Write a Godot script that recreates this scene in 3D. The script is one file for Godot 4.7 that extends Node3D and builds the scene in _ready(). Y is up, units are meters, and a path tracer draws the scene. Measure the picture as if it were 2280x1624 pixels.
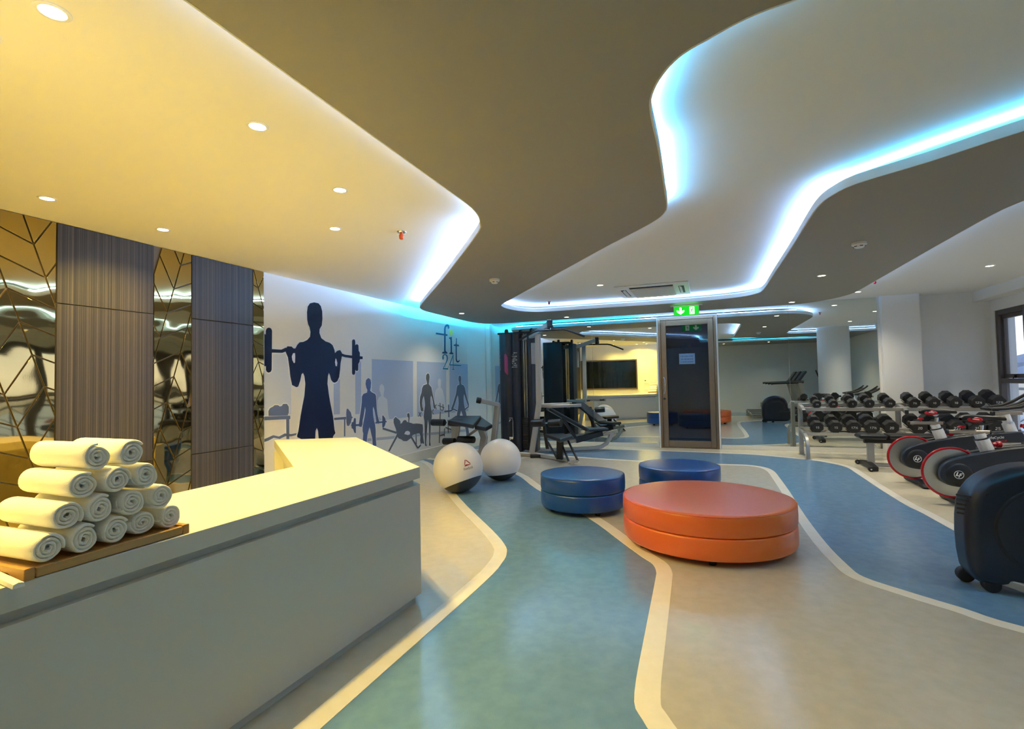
extends Node3D
# A hotel gym lobby: reception desk, ottomans, mirror wall, wavy dropped ceiling with cove lights, gym machines.

const EYE := Vector3(0, 1.25, 0)
const FOCAL := 1130.0          # in pixels of the 2280 x 1624 frame
const MIRROR_Z := -9.65
const CEIL_Y := 2.49
const PANEL_Y := 2.38
const PANEL_T := 0.055

var cam_right: Vector3
var cam_up: Vector3
var cam_fwd: Vector3
var M := {}
var used := {}
var rng := RandomNumberGenerator.new()

# ---------------------------------------------------------------- mesh builder
class MB:
	var v := PackedVector3Array()
	var n := PackedVector3Array()
	var uv := PackedVector2Array()
	var xf := Transform3D()
	func tri(a: Vector3, b: Vector3, c: Vector3, na: Vector3, nb: Vector3, nc: Vector3, ua := Vector2(), ub := Vector2(), uc := Vector2()) -> void:
		var g := (b - a).cross(c - a)
		if g.length_squared() < 1e-16:
			return
		if g.dot(na + nb + nc) * (1.0 if xf.basis.determinant() > 0.0 else -1.0) > 0.0:
			var t := b; b = c; c = t
			t = nb; nb = nc; nc = t
			var q := ub; ub = uc; uc = q
		var nx := xf.basis.inverse().transposed()
		for k in 3:
			v.append(xf * [a, b, c][k])
			n.append((nx * [na, nb, nc][k]).normalized())
			uv.append([ua, ub, uc][k])
	func quad(a: Vector3, b: Vector3, c: Vector3, d: Vector3, nn: Vector3) -> void:
		tri(a, b, c, nn, nn, nn, Vector2(0, 0), Vector2(1, 0), Vector2(1, 1))
		tri(a, c, d, nn, nn, nn, Vector2(0, 0), Vector2(1, 1), Vector2(0, 1))
	func squad(a: Vector3, b: Vector3, c: Vector3, d: Vector3, na: Vector3, nb: Vector3, nc: Vector3, nd: Vector3) -> void:
		tri(a, b, c, na, nb, nc)
		tri(a, c, d, na, nc, nd)
	# box with chamfered edges
	func box(c: Vector3, s: Vector3, bev := 0.0, basis := Basis()) -> void:
		var keep := xf
		xf = xf * Transform3D(basis, c)
		var h := s * 0.5
		var b := minf(bev, minf(h.x, minf(h.y, h.z)) * 0.95)
		for ax in 3:
			for sg in [-1.0, 1.0]:
				var u := (ax + 1) % 3
				var w := (ax + 2) % 3
				var nn := Vector3(); nn[ax] = sg
				var pts := []
				for k in [[-1, -1], [1, -1], [1, 1], [-1, 1]]:
					var p := Vector3(); p[ax] = sg * h[ax]; p[u] = k[0] * (h[u] - b); p[w] = k[1] * (h[w] - b)
					pts.append(p)
				quad(pts[0], pts[1], pts[2], pts[3], nn)
		if b > 0.0:
			for ax in 3:
				var u := (ax + 1) % 3
				var w := (ax + 2) % 3
				for su in [-1.0, 1.0]:
					for sw in [-1.0, 1.0]:
						var nu := Vector3(); nu[u] = su
						var nw := Vector3(); nw[w] = sw
						var P := []
						for e in [-1.0, 1.0]:
							var p1 := Vector3(); p1[ax] = e * (h[ax] - b); p1[u] = su * h[u]; p1[w] = sw * (h[w] - b)
							var p2 := Vector3(); p2[ax] = e * (h[ax] - b); p2[u] = su * (h[u] - b); p2[w] = sw * h[w]
							P.append(p1); P.append(p2)
						squad(P[0], P[2], P[3], P[1], nu, nu, nw, nw)
			for sx in [-1.0, 1.0]:
				for sy in [-1.0, 1.0]:
					for sz in [-1.0, 1.0]:
						tri(Vector3(sx * h.x, sy * (h.y - b), sz * (h.z - b)), Vector3(sx * (h.x - b), sy * h.y, sz * (h.z - b)), Vector3(sx * (h.x - b), sy * (h.y - b), sz * h.z), Vector3(sx, 0, 0), Vector3(0, sy, 0), Vector3(0, 0, sz))
		xf = keep
	# profile swept along a path: prof = closed 2D loop (x = side, y = up)
	func sweep(pts: Array, prof: PackedVector2Array, smooth := false, up := Vector3.UP, closed := false, caps := true, scales := []) -> void:
		var m := pts.size()
		var rings := []
		var sides := []
		var ups := []
		var prev := Vector3()
		for i in m:
			var a: Vector3 = pts[(i - 1 + m) % m] if (i > 0 or closed) else pts[i]
			var b: Vector3 = pts[(i + 1) % m] if (i < m - 1 or closed) else pts[i]
			var t := (b - a).normalized()
			var s := t.cross(up)
			if s.length() < 0.05:
				s = prev - t * prev.dot(t) if prev != Vector3() else t.cross(Vector3(0.31, 0.2, 0.93))
			s = s.normalized()
			if prev != Vector3() and s.dot(prev) < 0:
				s = -s
			prev = s
			var w := s.cross(t).normalized()
			sides.append(s); ups.append(w)
			var k := 1.0
			if (i > 0 and i < m - 1) or closed:
				var d1: Vector3 = (pts[i] - a).normalized()
				k = 1.0 / maxf(0.5, d1.dot(t))
			var sc: float = scales[i] if scales.size() else 1.0
			var ring := []
			for q in prof:
				ring.append(pts[i] + s * q.x * sc * (k if absf(s.dot((b - pts[i]).normalized())) > 0.02 else 1.0) + w * q.y * sc * (k if absf(w.dot((b - pts[i]).normalized())) > 0.02 else 1.0))
			rings.append(ring)
		var pc := prof.size()
		var area := 0.0
		for j in pc:
			area += prof[j].cross(prof[(j + 1) % pc])
		var sgn := 1.0 if area > 0 else -1.0
		var cnt := m if closed else m - 1
		for i in cnt:
			var i2 := (i + 1) % m
			for j in pc:
				var j2 := (j + 1) % pc
				var e := prof[j2] - prof[j]
				var n2 := Vector2(e.y, -e.x) * sgn
				if smooth:
					var c1 := prof[j].normalized()
					var c2 := prof[j2].normalized()
					squad(rings[i][j], rings[i][j2], rings[i2][j2], rings[i2][j], sides[i] * c1.x + ups[i] * c1.y, sides[i] * c2.x + ups[i] * c2.y, sides[i2] * c2.x + ups[i2] * c2.y, sides[i2] * c1.x + ups[i2] * c1.y)
				else:
					var na: Vector3 = (sides[i] * n2.x + ups[i] * n2.y).normalized()
					var nb: Vector3 = (sides[i2] * n2.x + ups[i2] * n2.y).normalized()
					squad(rings[i][j], rings[i][j2], rings[i2][j2], rings[i2][j], na, na, nb, nb)
		if caps and not closed:
			var tris := Geometry2D.triangulate_polygon(prof)
			for e in [0, m - 1]:
				var nn: Vector3 = (pts[0] - pts[1]).normalized() if e == 0 else (pts[m - 1] - pts[m - 2]).normalized()
				for k in range(0, tris.size(), 3):
					tri(rings[e][tris[k]], rings[e][tris[k + 1]], rings[e][tris[k + 2]], nn, nn, nn)
	func tube(pts: Array, r: float, seg := 10, closed := false, scales := []) -> void:
		var prof := PackedVector2Array()
		for k in seg:
			prof.append(Vector2(cos(TAU * k / seg), sin(TAU * k / seg)) * r)
		sweep(pts, prof, true, Vector3.UP, closed, true, scales)
	func bar(pts: Array, w: float, h: float, up := Vector3.UP, ch := 0.0) -> void:
		var a := w * 0.5
		var b := h * 0.5
		if ch <= 0.0:
			ch = minf(a, b) * 0.25
		sweep(pts, PackedVector2Array([Vector2(-a + ch, -b), Vector2(a - ch, -b), Vector2(a, -b + ch), Vector2(a, b - ch), Vector2(a - ch, b), Vector2(-a + ch, b), Vector2(-a, b - ch), Vector2(-a, -b + ch)]), false, up)
	# surface of revolution about y; prof = [Vector2(radius, y)] from bottom to top or any order
	func lathe(prof: Array, seg := 32, sharp := 0.6, cap := true) -> void:
		var m := prof.size()
		var en := []
		for i in m - 1:
			var d: Vector2 = prof[i + 1] - prof[i]
			en.append(Vector2(d.y, -d.x).normalized())
		for i in m - 1:
			var n0: Vector2 = en[i]
			var n1: Vector2 = en[i]
			if i > 0 and en[i - 1].dot(en[i]) > sharp:
				n0 = (en[i - 1] + en[i]).normalized()
			if i < m - 2 and en[i + 1].dot(en[i]) > sharp:
				n1 = (en[i + 1] + en[i]).normalized()
			var p0: Vector2 = prof[i]
			var p1: Vector2 = prof[i + 1]
			for k in seg:
				var a0 := TAU * k / seg
				var a1 := TAU * (k + 1) / seg
				var d0 := Vector3(cos(a0), 0, sin(a0))
				var d1 := Vector3(cos(a1), 0, sin(a1))
				var y := Vector3.UP
				squad(d0 * p0.x + y * p0.y, d1 * p0.x + y * p0.y, d1 * p1.x + y * p1.y, d0 * p1.x + y * p1.y, d0 * n0.x + y * n0.y, d1 * n0.x + y * n0.y, d1 * n1.x + y * n1.y, d0 * n1.x + y * n1.y)
	# polygon in x-y, extruded from z0 to z1, edges chamfered by bev
	func prism(poly: PackedVector2Array, z0: float, z1: float, bev := 0.0, smooth := 2.0) -> void:
		var m := poly.size()
		var area := 0.0
		for j in m:
			area += poly[j].cross(poly[(j + 1) % m])
		if area < 0:
			poly = poly.duplicate(); poly.reverse()
		var en := []
		for j in m:
			var e := poly[(j + 1) % m] - poly[j]
			en.append(Vector2(e.y, -e.x).normalized())
		var vn := []
		var ml := []
		for j in m:
			var e0: Vector2 = en[(j - 1 + m) % m]
			var e1: Vector2 = en[j]
			var h := (e0 + e1)
			h = h.normalized() if h.length() > 0.01 else e1
			vn.append(h)
			ml.append(1.0 / maxf(0.4, h.dot(e1)))
		# rounding of the rims in a few steps
		var steps := 0 if bev <= 0.0 else (1 if bev < 0.012 else 3)
		var loops := []
		for i in steps + 1:
			var th := 0.0 if steps == 0 else PI * 0.5 * i / steps
			var ins := bev * (1.0 - cos(th))
			var lp := PackedVector2Array()
			for j in m:
				lp.append(poly[j] - vn[j] * ins * ml[j])
			loops.append([lp, bev * sin(th), th])
		var top: PackedVector2Array = loops[steps][0]
		var tris := Geometry2D.triangulate_polygon(top)
		if tris.is_empty():
			for k in range(1, m - 1):
				tris.append_array(PackedInt32Array([0, k, k + 1]))
		for k in range(0, tris.size(), 3):
			for zz in [[z1, 1.0], [z0, -1.0]]:
				var nn := Vector3(0, 0, zz[1])
				var P := []
				for q in 3:
					var w := top[tris[k + q]]
					P.append(Vector3(w.x, w.y, zz[0]))
				tri(P[0], P[1], P[2], nn, nn, nn, top[tris[k]], top[tris[k + 1]], top[tris[k + 2]])
		for j in m:
			var j2 := (j + 1) % m
			var n0: Vector2 = en[j]
			var n1: Vector2 = en[j]
			if smooth < 1.5:
				if en[(j - 1 + m) % m].dot(en[j]) > smooth:
					n0 = vn[j]
				if en[j2].dot(en[j]) > smooth:
					n1 = vn[j2]
			var N0 := Vector3(n0.x, n0.y, 0)
			var N1 := Vector3(n1.x, n1.y, 0)
			var p := poly[j]
			var q := poly[j2]
			squad(Vector3(p.x, p.y, z0 + bev), Vector3(q.x, q.y, z0 + bev), Vector3(q.x, q.y, z1 - bev), Vector3(p.x, p.y, z1 - bev), N0, N1, N1, N0)
			for i in steps:
				var A: Array = loops[i]
				var B: Array = loops[i + 1]
				for zz in [[z1 - bev, 1.0], [z0 + bev, -1.0]]:
					var zn := Vector3(0, 0, zz[1])
					squad(Vector3(A[0][j].x, A[0][j].y, zz[0] + zz[1] * A[1]), Vector3(A[0][j2].x, A[0][j2].y, zz[0] + zz[1] * A[1]), Vector3(B[0][j2].x, B[0][j2].y, zz[0] + zz[1] * B[1]), Vector3(B[0][j].x, B[0][j].y, zz[0] + zz[1] * B[1]), N0 * cos(A[2]) + zn * sin(A[2]), N1 * cos(A[2]) + zn * sin(A[2]), N1 * cos(B[2]) + zn * sin(B[2]), N0 * cos(B[2]) + zn * sin(B[2]))
	func ball(c: Vector3, r: Vector3, su := 24, sv := 14) -> void:
		for i in sv:
			for k in su:
				var P := []
				var N := []
				for q in [[i, k], [i, k + 1], [i + 1, k + 1], [i + 1, k]]:
					var th: float = PI * q[0] / sv
					var ph: float = TAU * q[1] / su
					var d := Vector3(sin(th) * cos(ph), cos(th), sin(th) * sin(ph))
					P.append(c + d * r); N.append((d / r).normalized())
				squad(P[0], P[1], P[2], P[3], N[0], N[1], N[2], N[3])
	# rounded cylinder from a to b
	func roll(a: Vector3, b: Vector3, r: float, round := 0.01, seg := 20, bore := 0.0) -> void:
		var keep := xf
		var d := b - a
		xf = xf * Transform3D(MB.frame(d.normalized()), a)
		var L := d.length()
		var pr := [Vector2(bore, 0), Vector2(r - round, 0)]
		for k in range(1, 4):
			var t := PI * 0.5 * k / 4
			pr.append(Vector2(r - round + sin(t) * round, round - cos(t) * round))
		pr.append(Vector2(r, round)); pr.append(Vector2(r, L - round))
		for k in range(1, 4):
			var t := PI * 0.5 * k / 4
			pr.append(Vector2(r - round + cos(t) * round, L - round + sin(t) * round))
		pr.append(Vector2(r - round, L)); pr.append(Vector2(bore, L))
		lathe(pr, seg)
		xf = keep
	static func frame(y: Vector3) -> Basis:
		var x := y.cross(Vector3(0, 0, 1))
		if x.length() < 0.1:
			x = y.cross(Vector3(1, 0, 0))
		x = x.normalized()
		return Basis(x, y, x.cross(y).normalized())
	func mesh() -> ArrayMesh:
		var arr := []
		arr.resize(Mesh.ARRAY_MAX)
		arr[Mesh.ARRAY_VERTEX] = v
		arr[Mesh.ARRAY_NORMAL] = n
		arr[Mesh.ARRAY_TEX_UV] = uv
		var am := ArrayMesh.new()
		am.add_surface_from_arrays(Mesh.PRIMITIVE_TRIANGLES, arr)
		return am

# ---------------------------------------------------------------- scene helpers
func numbered(called: String) -> String:
	if not used.has(called):
		used[called] = 0
		return called
	used[called] += 1
	return "%s_%03d" % [called, used[called]]

func put_mesh(called: String, mesh: Mesh, mat: Material, parent: Node = null) -> MeshInstance3D:
	var o := MeshInstance3D.new()
	o.mesh = mesh
	o.material_override = null
	for s in mesh.get_surface_count():
		o.set_surface_override_material(s, mat)
	if parent == null:
		o.name = numbered(called)
		add_child(o)
	else:
		o.name = called
		parent.add_child(o, true)
	return o

func obj(called: String, mb: MB, mat: Material, parent: Node = null) -> MeshInstance3D:
	return put_mesh(called, mb.mesh(), mat, parent)

func tag(o: Node, label: String, category: String, group := "") -> Node:
	o.set_meta("label", label)
	o.set_meta("category", category)
	if group != "":
		o.set_meta("group", group)
	return o

func thing(called: String, label: String, category: String, at := Vector3.ZERO, turn := 0.0, group := "") -> Node3D:
	var o := Node3D.new()
	o.name = numbered(called)
	add_child(o)
	o.position = at
	o.rotation.y = turn
	tag(o, label, category, group)
	return o

func struct(o: Node) -> Node:
	o.set_meta("kind", "structure")
	return o

func bare(called: String) -> Node3D:
	var o := Node3D.new()
	o.name = numbered(called)
	add_child(o)
	struct(o)
	return o

func copy_of(src: Node3D, at: Vector3, label := "", turn := 999.0) -> Node3D:
	var r: Node3D = src.duplicate()
	var base := String(src.name)
	if base.length() > 4 and base[base.length() - 4] == "_" and base.right(3).is_valid_int():
		base = base.left(base.length() - 4)
	r.name = numbered(base)
	add_child(r)
	r.position = at
	if turn < 900.0:
		r.rotation.y = turn
	if label != "":
		r.set_meta("label", label)
	return r

# ---------------------------------------------------------------- photo pixel -> place on a known surface
func ray(x: float, y: float) -> Vector3:
	return cam_right * ((x - 1140.0) / FOCAL) - cam_up * ((y - 812.0) / FOCAL) + cam_fwd

func on_y(x: float, y: float, h: float) -> Vector3:
	var d := ray(x, y)
	return EYE + d * ((h - EYE.y) / d.y)

func on_z(x: float, y: float, z: float) -> Vector3:
	var d := ray(x, y)
	return EYE + d * (z / d.z)

func on_x(x: float, y: float, at: float) -> Vector3:
	var d := ray(x, y)
	return EYE + d * (at / d.x)

func plan(px: Array, h: float) -> PackedVector2Array:
	var out := PackedVector2Array()
	for k in range(0, px.size(), 2):
		var p := on_y(px[k], px[k + 1], h)
		out.append(Vector2(p.x, p.z))
	return out

func curve(pts: PackedVector2Array, per := 4, closed := false) -> PackedVector2Array:
	# Catmull-Rom through the points
	var out := PackedVector2Array()
	var m := pts.size()
	var cnt := m if closed else m - 1
	for i in cnt:
		var p0 := pts[(i - 1 + m) % m] if closed or i > 0 else pts[0] * 2.0 - pts[1]
		var p1 := pts[i]
		var p2 := pts[(i + 1) % m]
		var p3 := pts[(i + 2) % m] if closed or i < m - 2 else pts[m - 1] * 2.0 - pts[m - 2]
		for k in per:
			var t := float(k) / per
			out.append(0.5 * (2.0 * p1 + (p2 - p0) * t + (2.0 * p0 - 5.0 * p1 + 4.0 * p2 - p3) * t * t + (3.0 * p1 - p0 - 3.0 * p2 + p3) * t * t * t))
	if not closed:
		out.append(pts[m - 1])
	return out

# flat slab whose outline is given in plan (x, z), between two heights
func slab(poly: PackedVector2Array, y0: float, y1: float, bev := 0.0, smooth := 2.0) -> MB:
	var mb := MB.new()
	mb.xf = Transform3D(Basis(Vector3(1, 0, 0), Vector3(0, 0, 1), Vector3(0, 1, 0)), Vector3.ZERO)
	mb.prism(poly, y0, y1, bev, smooth)
	return mb

# ---------------------------------------------------------------- materials
func mat(c: Color, rough := 0.6, metal := 0.0, spec := 0.5) -> StandardMaterial3D:
	var m := StandardMaterial3D.new()
	m.albedo_color = c
	m.roughness = rough
	m.metallic = metal
	m.metallic_specular = spec
	return m

func rgb(r: int, g: int, b: int) -> Color:
	return Color8(r, g, b)

func noise_tex(freq: float, size := 512, normal := false, bump := 4.0, ramp: Gradient = null, seed_ := 1, oct := 4) -> NoiseTexture2D:
	var fn := FastNoiseLite.new()
	fn.noise_type = FastNoiseLite.TYPE_SIMPLEX_SMOOTH
	fn.frequency = freq
	fn.fractal_octaves = oct
	fn.seed = seed_
	var t := NoiseTexture2D.new()
	t.width = size
	t.height = size
	t.seamless = true
	t.noise = fn
	t.as_normal_map = normal
	t.bump_strength = bump
	if ramp:
		t.color_ramp = ramp
	return t

func two_tone(a: Color, b: Color) -> Gradient:
	var g := Gradient.new()
	g.set_color(0, a)
	g.set_color(1, b)
	return g

func tri_tex(m: StandardMaterial3D, scale: float, world := true) -> void:
	m.uv1_triplanar = true
	m.uv1_world_triplanar = world
	m.uv1_scale = Vector3.ONE * scale

func make_materials() -> void:
	M.wall = mat(rgb(232, 231, 226), 0.75)
	M.ceiling = mat(rgb(236, 234, 226), 0.8)
	M.taupe = mat(rgb(152, 147, 134), 0.55)
	M.fascia = mat(rgb(214, 214, 210), 0.6)
	M.skirt = mat(rgb(226, 224, 214), 0.5)
	# floor vinyl: satin, finely grained, faint mottling
	for q in [["cream", rgb(214, 205, 178), rgb(222, 214, 190)], ["blue", rgb(100, 138, 174), rgb(112, 150, 184)], ["greige", rgb(186, 181, 168), rgb(196, 191, 178)], ["line", rgb(240, 236, 224), rgb(246, 243, 233)]]:
		var m := mat(Color.WHITE, 0.17)
		m.albedo_texture = noise_tex(0.012, 512, false, 1.0, two_tone(q[1], q[2]), 5, 5)
		m.normal_enabled = true
		m.normal_texture = noise_tex(0.16, 512, true, 2.0, null, 9, 3)
		m.normal_scale = 0.07
		tri_tex(m, 1.6)
		M[q[0]] = m
	M.desk = mat(rgb(206, 205, 199), 0.4)
	M.rail_dark = mat(rgb(84, 88, 94), 0.5)
	M.mirror = mat(Color(0.86, 0.89, 0.88), 0.0, 1.0)
	M.mirror_edge = mat(rgb(190, 214, 208), 0.2)
	M.bronze = mat(rgb(142, 122, 98), 0.35, 0.9)
	M.alu = mat(rgb(176, 166, 152), 0.35, 0.85)
	M.chrome = mat(rgb(220, 222, 226), 0.08, 1.0)
	M.black = mat(rgb(17, 17, 19), 0.5)
	M.rubber = mat(rgb(23, 22, 23), 0.62)
	M.pad = mat(rgb(21, 21, 23), 0.36)
	M.plastic = mat(rgb(25, 30, 38), 0.36)
	M.silver = mat(rgb(168, 168, 166), 0.38, 0.55)
	M.white_paint = mat(rgb(232, 234, 236), 0.3)
	M.red = mat(rgb(178, 18, 30), 0.22)
	M.orange = leather(rgb(228, 100, 18), 21)
	M.blue_leather = leather(rgb(6, 68, 142), 22)
	M.glass_dark = mat(rgb(18, 24, 30), 0.03, 0.0, 0.6)

func leather(c: Color, seed_: int) -> StandardMaterial3D:
	var m := mat(c, 0.34)
	m.clearcoat_enabled = true
	m.clearcoat = 0.35
	m.clearcoat_roughness = 0.22
	m.normal_enabled = true
	m.normal_texture = noise_tex(0.12, 256, true, 2.5, null, seed_, 3)
	m.normal_scale = 0.12
	tri_tex(m, 7.0)
	return m

# ---------------------------------------------------------------- camera, sky, exposure
func make_view() -> void:
	var yaw := deg_to_rad(21.01)
	var pitch := deg_to_rad(1.947)
	var roll := deg_to_rad(-1.143)
	cam_fwd = Vector3(-sin(yaw) * cos(pitch), sin(pitch), -cos(yaw) * cos(pitch))
	var r := Vector3(cos(yaw), 0, -sin(yaw))
	var u := r.cross(cam_fwd)
	cam_right = r * cos(roll) + u * sin(roll)
	cam_up = u * cos(roll) - r * sin(roll)
	var cam := Camera3D.new()
	cam.name = "camera"
	cam.transform = Transform3D(Basis(cam_right, cam_up, -cam_fwd), EYE)
	cam.fov = rad_to_deg(2.0 * atan(812.0 / FOCAL))
	cam.near = 0.05
	cam.far = 120.0
	add_child(cam)
	cam.current = true
	var env := Environment.new()
	env.background_mode = Environment.BG_SKY
	var sky := Sky.new()
	var sm := ProceduralSkyMaterial.new()
	sm.sky_top_color = Color(0.62, 0.72, 0.9)
	sm.sky_horizon_color = Color(0.93, 0.95, 1.0)
	sm.ground_bottom_color = Color(0.5, 0.52, 0.55)
	sm.ground_horizon_color = Color(0.9, 0.92, 0.95)
	sm.sky_energy_multiplier = 1.3
	sky.sky_material = sm
	env.sky = sky
	env.tonemap_mode = Environment.TONE_MAPPER_LINEAR
	env.tonemap_exposure = 1.45
	env.sdfgi_enabled = true
	env.ssao_enabled = true
	env.ssil_enabled = true
	var we := WorldEnvironment.new()
	we.name = "world"
	we.environment = env
	add_child(we)

# ---------------------------------------------------------------- the room
const PANEL_OUT := [-1.385, 0.35, -1.385, -1.0, -1.385, -1.9, -1.383, -2.67, -1.385, -2.9, -1.41, -3.08, -1.47, -3.25, -1.57, -3.44, -2.07, -4.1, -2.67, -4.88, -3.22, -5.57, -3.75, -6.24, -3.95, -6.52, -4.06, -6.8, -4.09, -7.2, -4.1, -8.2, -4.07, -8.65, -3.95, -8.93, -3.7, -9.03, -3.3, -9.05, -1.2, -9.03, 1.0, -9.05, 1.3, -9.05, 1.55, -8.92, 1.77, -8.64, 1.9, -8.3, 1.93, -7.9, 1.93, -7.08, 1.93, -6.0, 1.94, -4.8, 1.97, -4.4, 2.07, -4.17, 2.25, -4.05, 2.6, -4.0, 4.06, -3.95]
const PANEL_HOLE := [0.29, -1.7, 0.15, -1.73, 0.05, -1.78, -0.05, -1.84, -0.12, -1.93, -0.17, -2.05, -0.19, -2.2, -0.19, -2.6, -0.205, -3.2, -0.21, -3.4, -0.24, -3.58, -0.36, -3.79, -0.74, -4.25, -1.2, -4.83, -1.83, -5.63, -2.4, -6.36, -2.76, -6.82, -2.84, -7.05, -2.84, -7.3, -2.78, -7.55, -2.63, -7.78, -2.35, -7.88, -1.57, -7.9, -0.64, -7.94, 0.06, -7.91, 0.47, -7.79, 0.65, -7.6, 0.715, -7.3, 0.72, -6.2, 0.725, -5.0, 0.72, -4.15, 0.73, -3.83, 0.77, -3.66, 0.86, -3.5, 1.14, -3.3, 1.42, -3.06, 1.7, -2.9, 2.1, -2.76, 2.6, -2.65, 3.0, -2.5, 3.2, -2.25, 3.2, -1.98, 3.0, -1.78, 2.6, -1.68, 1.5, -1.63, 0.8, -1.64]

func pairs(a: Array) -> PackedVector2Array:
	var out := PackedVector2Array()
	for k in range(0, a.size(), 2):
		out.append(Vector2(a[k], a[k + 1]))
	return out

func build_shell() -> void:
	# floor: cream vinyl with inlaid zones and white lines
	var fl := bare("floor")
	fl.set_meta("label", "glossy vinyl floor of cream, blue and grey zones with white lines")
	obj("floor_base", slab(pairs([-4.8, 0.9, 4.4, 0.9, 4.4, -10.3, -4.8, -10.3]), -0.12, 0.0), M.cream, fl)
	var A := curve(pairs([-4.45, -7.25, -3.9, -6.7, -2.58, -4.93, -1.77, -3.94, -1.53, -3.62, -1.45, -3.46, -1.41, -3.28, -1.385, -2.9, -1.4, -1.5, -1.4, 0.35]))
	var B := curve(pairs([-4.45, -7.42, -3.9, -7.28, -3.2, -7.1, -2.43, -6.49, -1.85, -5.66, -1.03, -4.64, -0.6, -3.98, -0.43, -3.72, -0.34, -3.59, -0.3, -3.45, -0.29, -3.28, -0.275, -2.6, -0.26, -2.1, -0.22, -1.97, -0.1, -1.8, 0.1, -1.68, 0.6, -1.58, 1.6, -1.5, 2.6, -1.5, 3.05, -1.7, 3.3, -2.1, 3.05, -2.5]))
	var C := curve(pairs([-4.35, -8.62, -3.3, -8.5, -2.04, -8.13, -1.0, -7.95, 0.14, -7.92, 0.48, -7.93, 0.67, -7.78, 0.74, -7.5, 0.75, -7.0, 0.75, -6.2, 0.735, -5.2, 0.745, -4.4, 0.78, -3.93, 0.83, -3.71, 1.02, -3.52, 1.2, -3.37, 1.4, -3.2, 2.2, -2.82, 3.05, -2.5]))
	var D := curve(pairs([-4.25, -9.2, -3.0, -9.2, -1.76, -9.2, -0.58, -9.2, 0.4, -9.11, 0.79, -9.02, 1.4, -8.68, 1.61, -8.45, 1.76, -8.1, 1.77, -7.6, 1.76, -6.6, 1.77, -5.9, 1.8, -5.6, 1.82, -5.2, 1.87, -4.5, 2.05, -4.15, 2.6, -4.0, 4.05, -3.95]))
	var z1 := A.duplicate(); var rb := B.duplicate(); rb.reverse()
	# blue lane between the first two lines, open to the rear wall
	var lane := PackedVector2Array()
	lane.append_array(A)
	lane.append_array(pairs([4.05, 0.35, 4.05, -3.95]))
	var dr := D.duplicate(); dr.reverse()
	lane.append_array(dr)
	obj("blue_zone", slab(lane, -0.02, 0.001), M.blue, fl)
	var mid := PackedVector2Array()
	mid.append_array(B)
	var cr := C.duplicate(); cr.reverse()
	mid.append_array(cr)
	obj("grey_zone", slab(mid, -0.02, 0.002), M.greige, fl)
	for q in [[A, 0.095], [B, 0.1], [C, 0.085], [D, 0.085]]:
		var l := PackedVector2Array()
		var r := PackedVector2Array()
		var P: PackedVector2Array = q[0]
		for k in P.size():
			var t := (P[mini(k + 1, P.size() - 1)] - P[maxi(k - 1, 0)]).normalized()
			var s := Vector2(-t.y, t.x) * float(q[1]) * 0.5
			l.append(P[k] + s); r.append(P[k] - s)
		r.reverse()
		l.append_array(r)
		obj("white_line", slab(l, -0.02, 0.003), M.line, fl)
	# ceiling: white soffit and the taupe dropped panel with its wavy opening
	var ce := bare("ceiling")
	ce.set_meta("label", "white ceiling with a wavy taupe dropped panel")
	obj("white_soffit", slab(pairs([-4.8, 0.9, 4.4, 0.9, 4.4, -10.3, -4.8, -10.3]), CEIL_Y, CEIL_Y + 0.15), M.ceiling, ce)
	var out := pairs(PANEL_OUT)
	out = curve(out, 3)
	out.append(Vector2(4.06, 0.35))
	var hole := curve(pairs(PANEL_HOLE), 3, true)
	# bridge from the start of the opening straight back to the rear edge
	var poly := PackedVector2Array()
	poly.append_array(out)
	poly.append(Vector2(hole[0].x + 0.0002, 0.35))
	for k in hole.size():
		poly.append(hole[hole.size() - 1 - k] if k > 0 else hole[0] + Vector2(0.0002, 0))
	poly.append(hole[0])
	poly.append(Vector2(hole[0].x, 0.35))
	var area := 0.0
	for j in hole.size():
		area += hole[j].cross(hole[(j + 1) % hole.size()])
	var area2 := 0.0
	for j in out.size():
		area2 += out[j].cross(out[(j + 1) % out.size()])
	if area * area2 < 0.0:
		poly = PackedVector2Array()
		poly.append_array(out)
		poly.append(Vector2(hole[0].x + 0.0002, 0.35))
		for k in hole.size():
			poly.append(hole[k] if k > 0 else hole[0] + Vector2(0.0002, 0))
		poly.append(hole[0])
		poly.append(Vector2(hole[0].x, 0.35))
	obj("dropped_panel", slab(poly, PANEL_Y, PANEL_Y + PANEL_T, 0.0, 0.6), M.taupe, ce)
	# thin pale edge trim round the panel
	var edge := MB.new()
	var pts := []
	for k in out.size() - 1:
		pts.append(Vector3(out[k].x, PANEL_Y + 0.5 * PANEL_T, out[k].y))
	var pr := PackedVector2Array([Vector2(-0.004, -0.5 * PANEL_T - 0.001), Vector2(0.004, -0.5 * PANEL_T - 0.001), Vector2(0.004, 0.5 * PANEL_T), Vector2(-0.004, 0.5 * PANEL_T)])
	edge.sweep(pts, pr)
	obj("panel_edge", edge, M.fascia, ce)
	edge = MB.new()
	pts = []
	for k in hole.size():
		pts.append(Vector3(hole[k].x, PANEL_Y + 0.5 * PANEL_T, hole[k].y))
	edge.sweep(pts, pr, false, Vector3.UP, true)
	obj("panel_edge", edge, M.fascia, ce)
	# cove lights on top of the panel, a hand's width in from its edge
	var blue := Color(0.56, 0.74, 1.0)
	var cyan := Color(0.16, 0.74, 1.0)
	var o2 := pairs(PANEL_OUT)
	var h2 := pairs(PANEL_HOLE)
	cove(o2.slice(0, 8), blue, 0.4, "cove light along the panel edge above the reception desk", 0.0)
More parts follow.
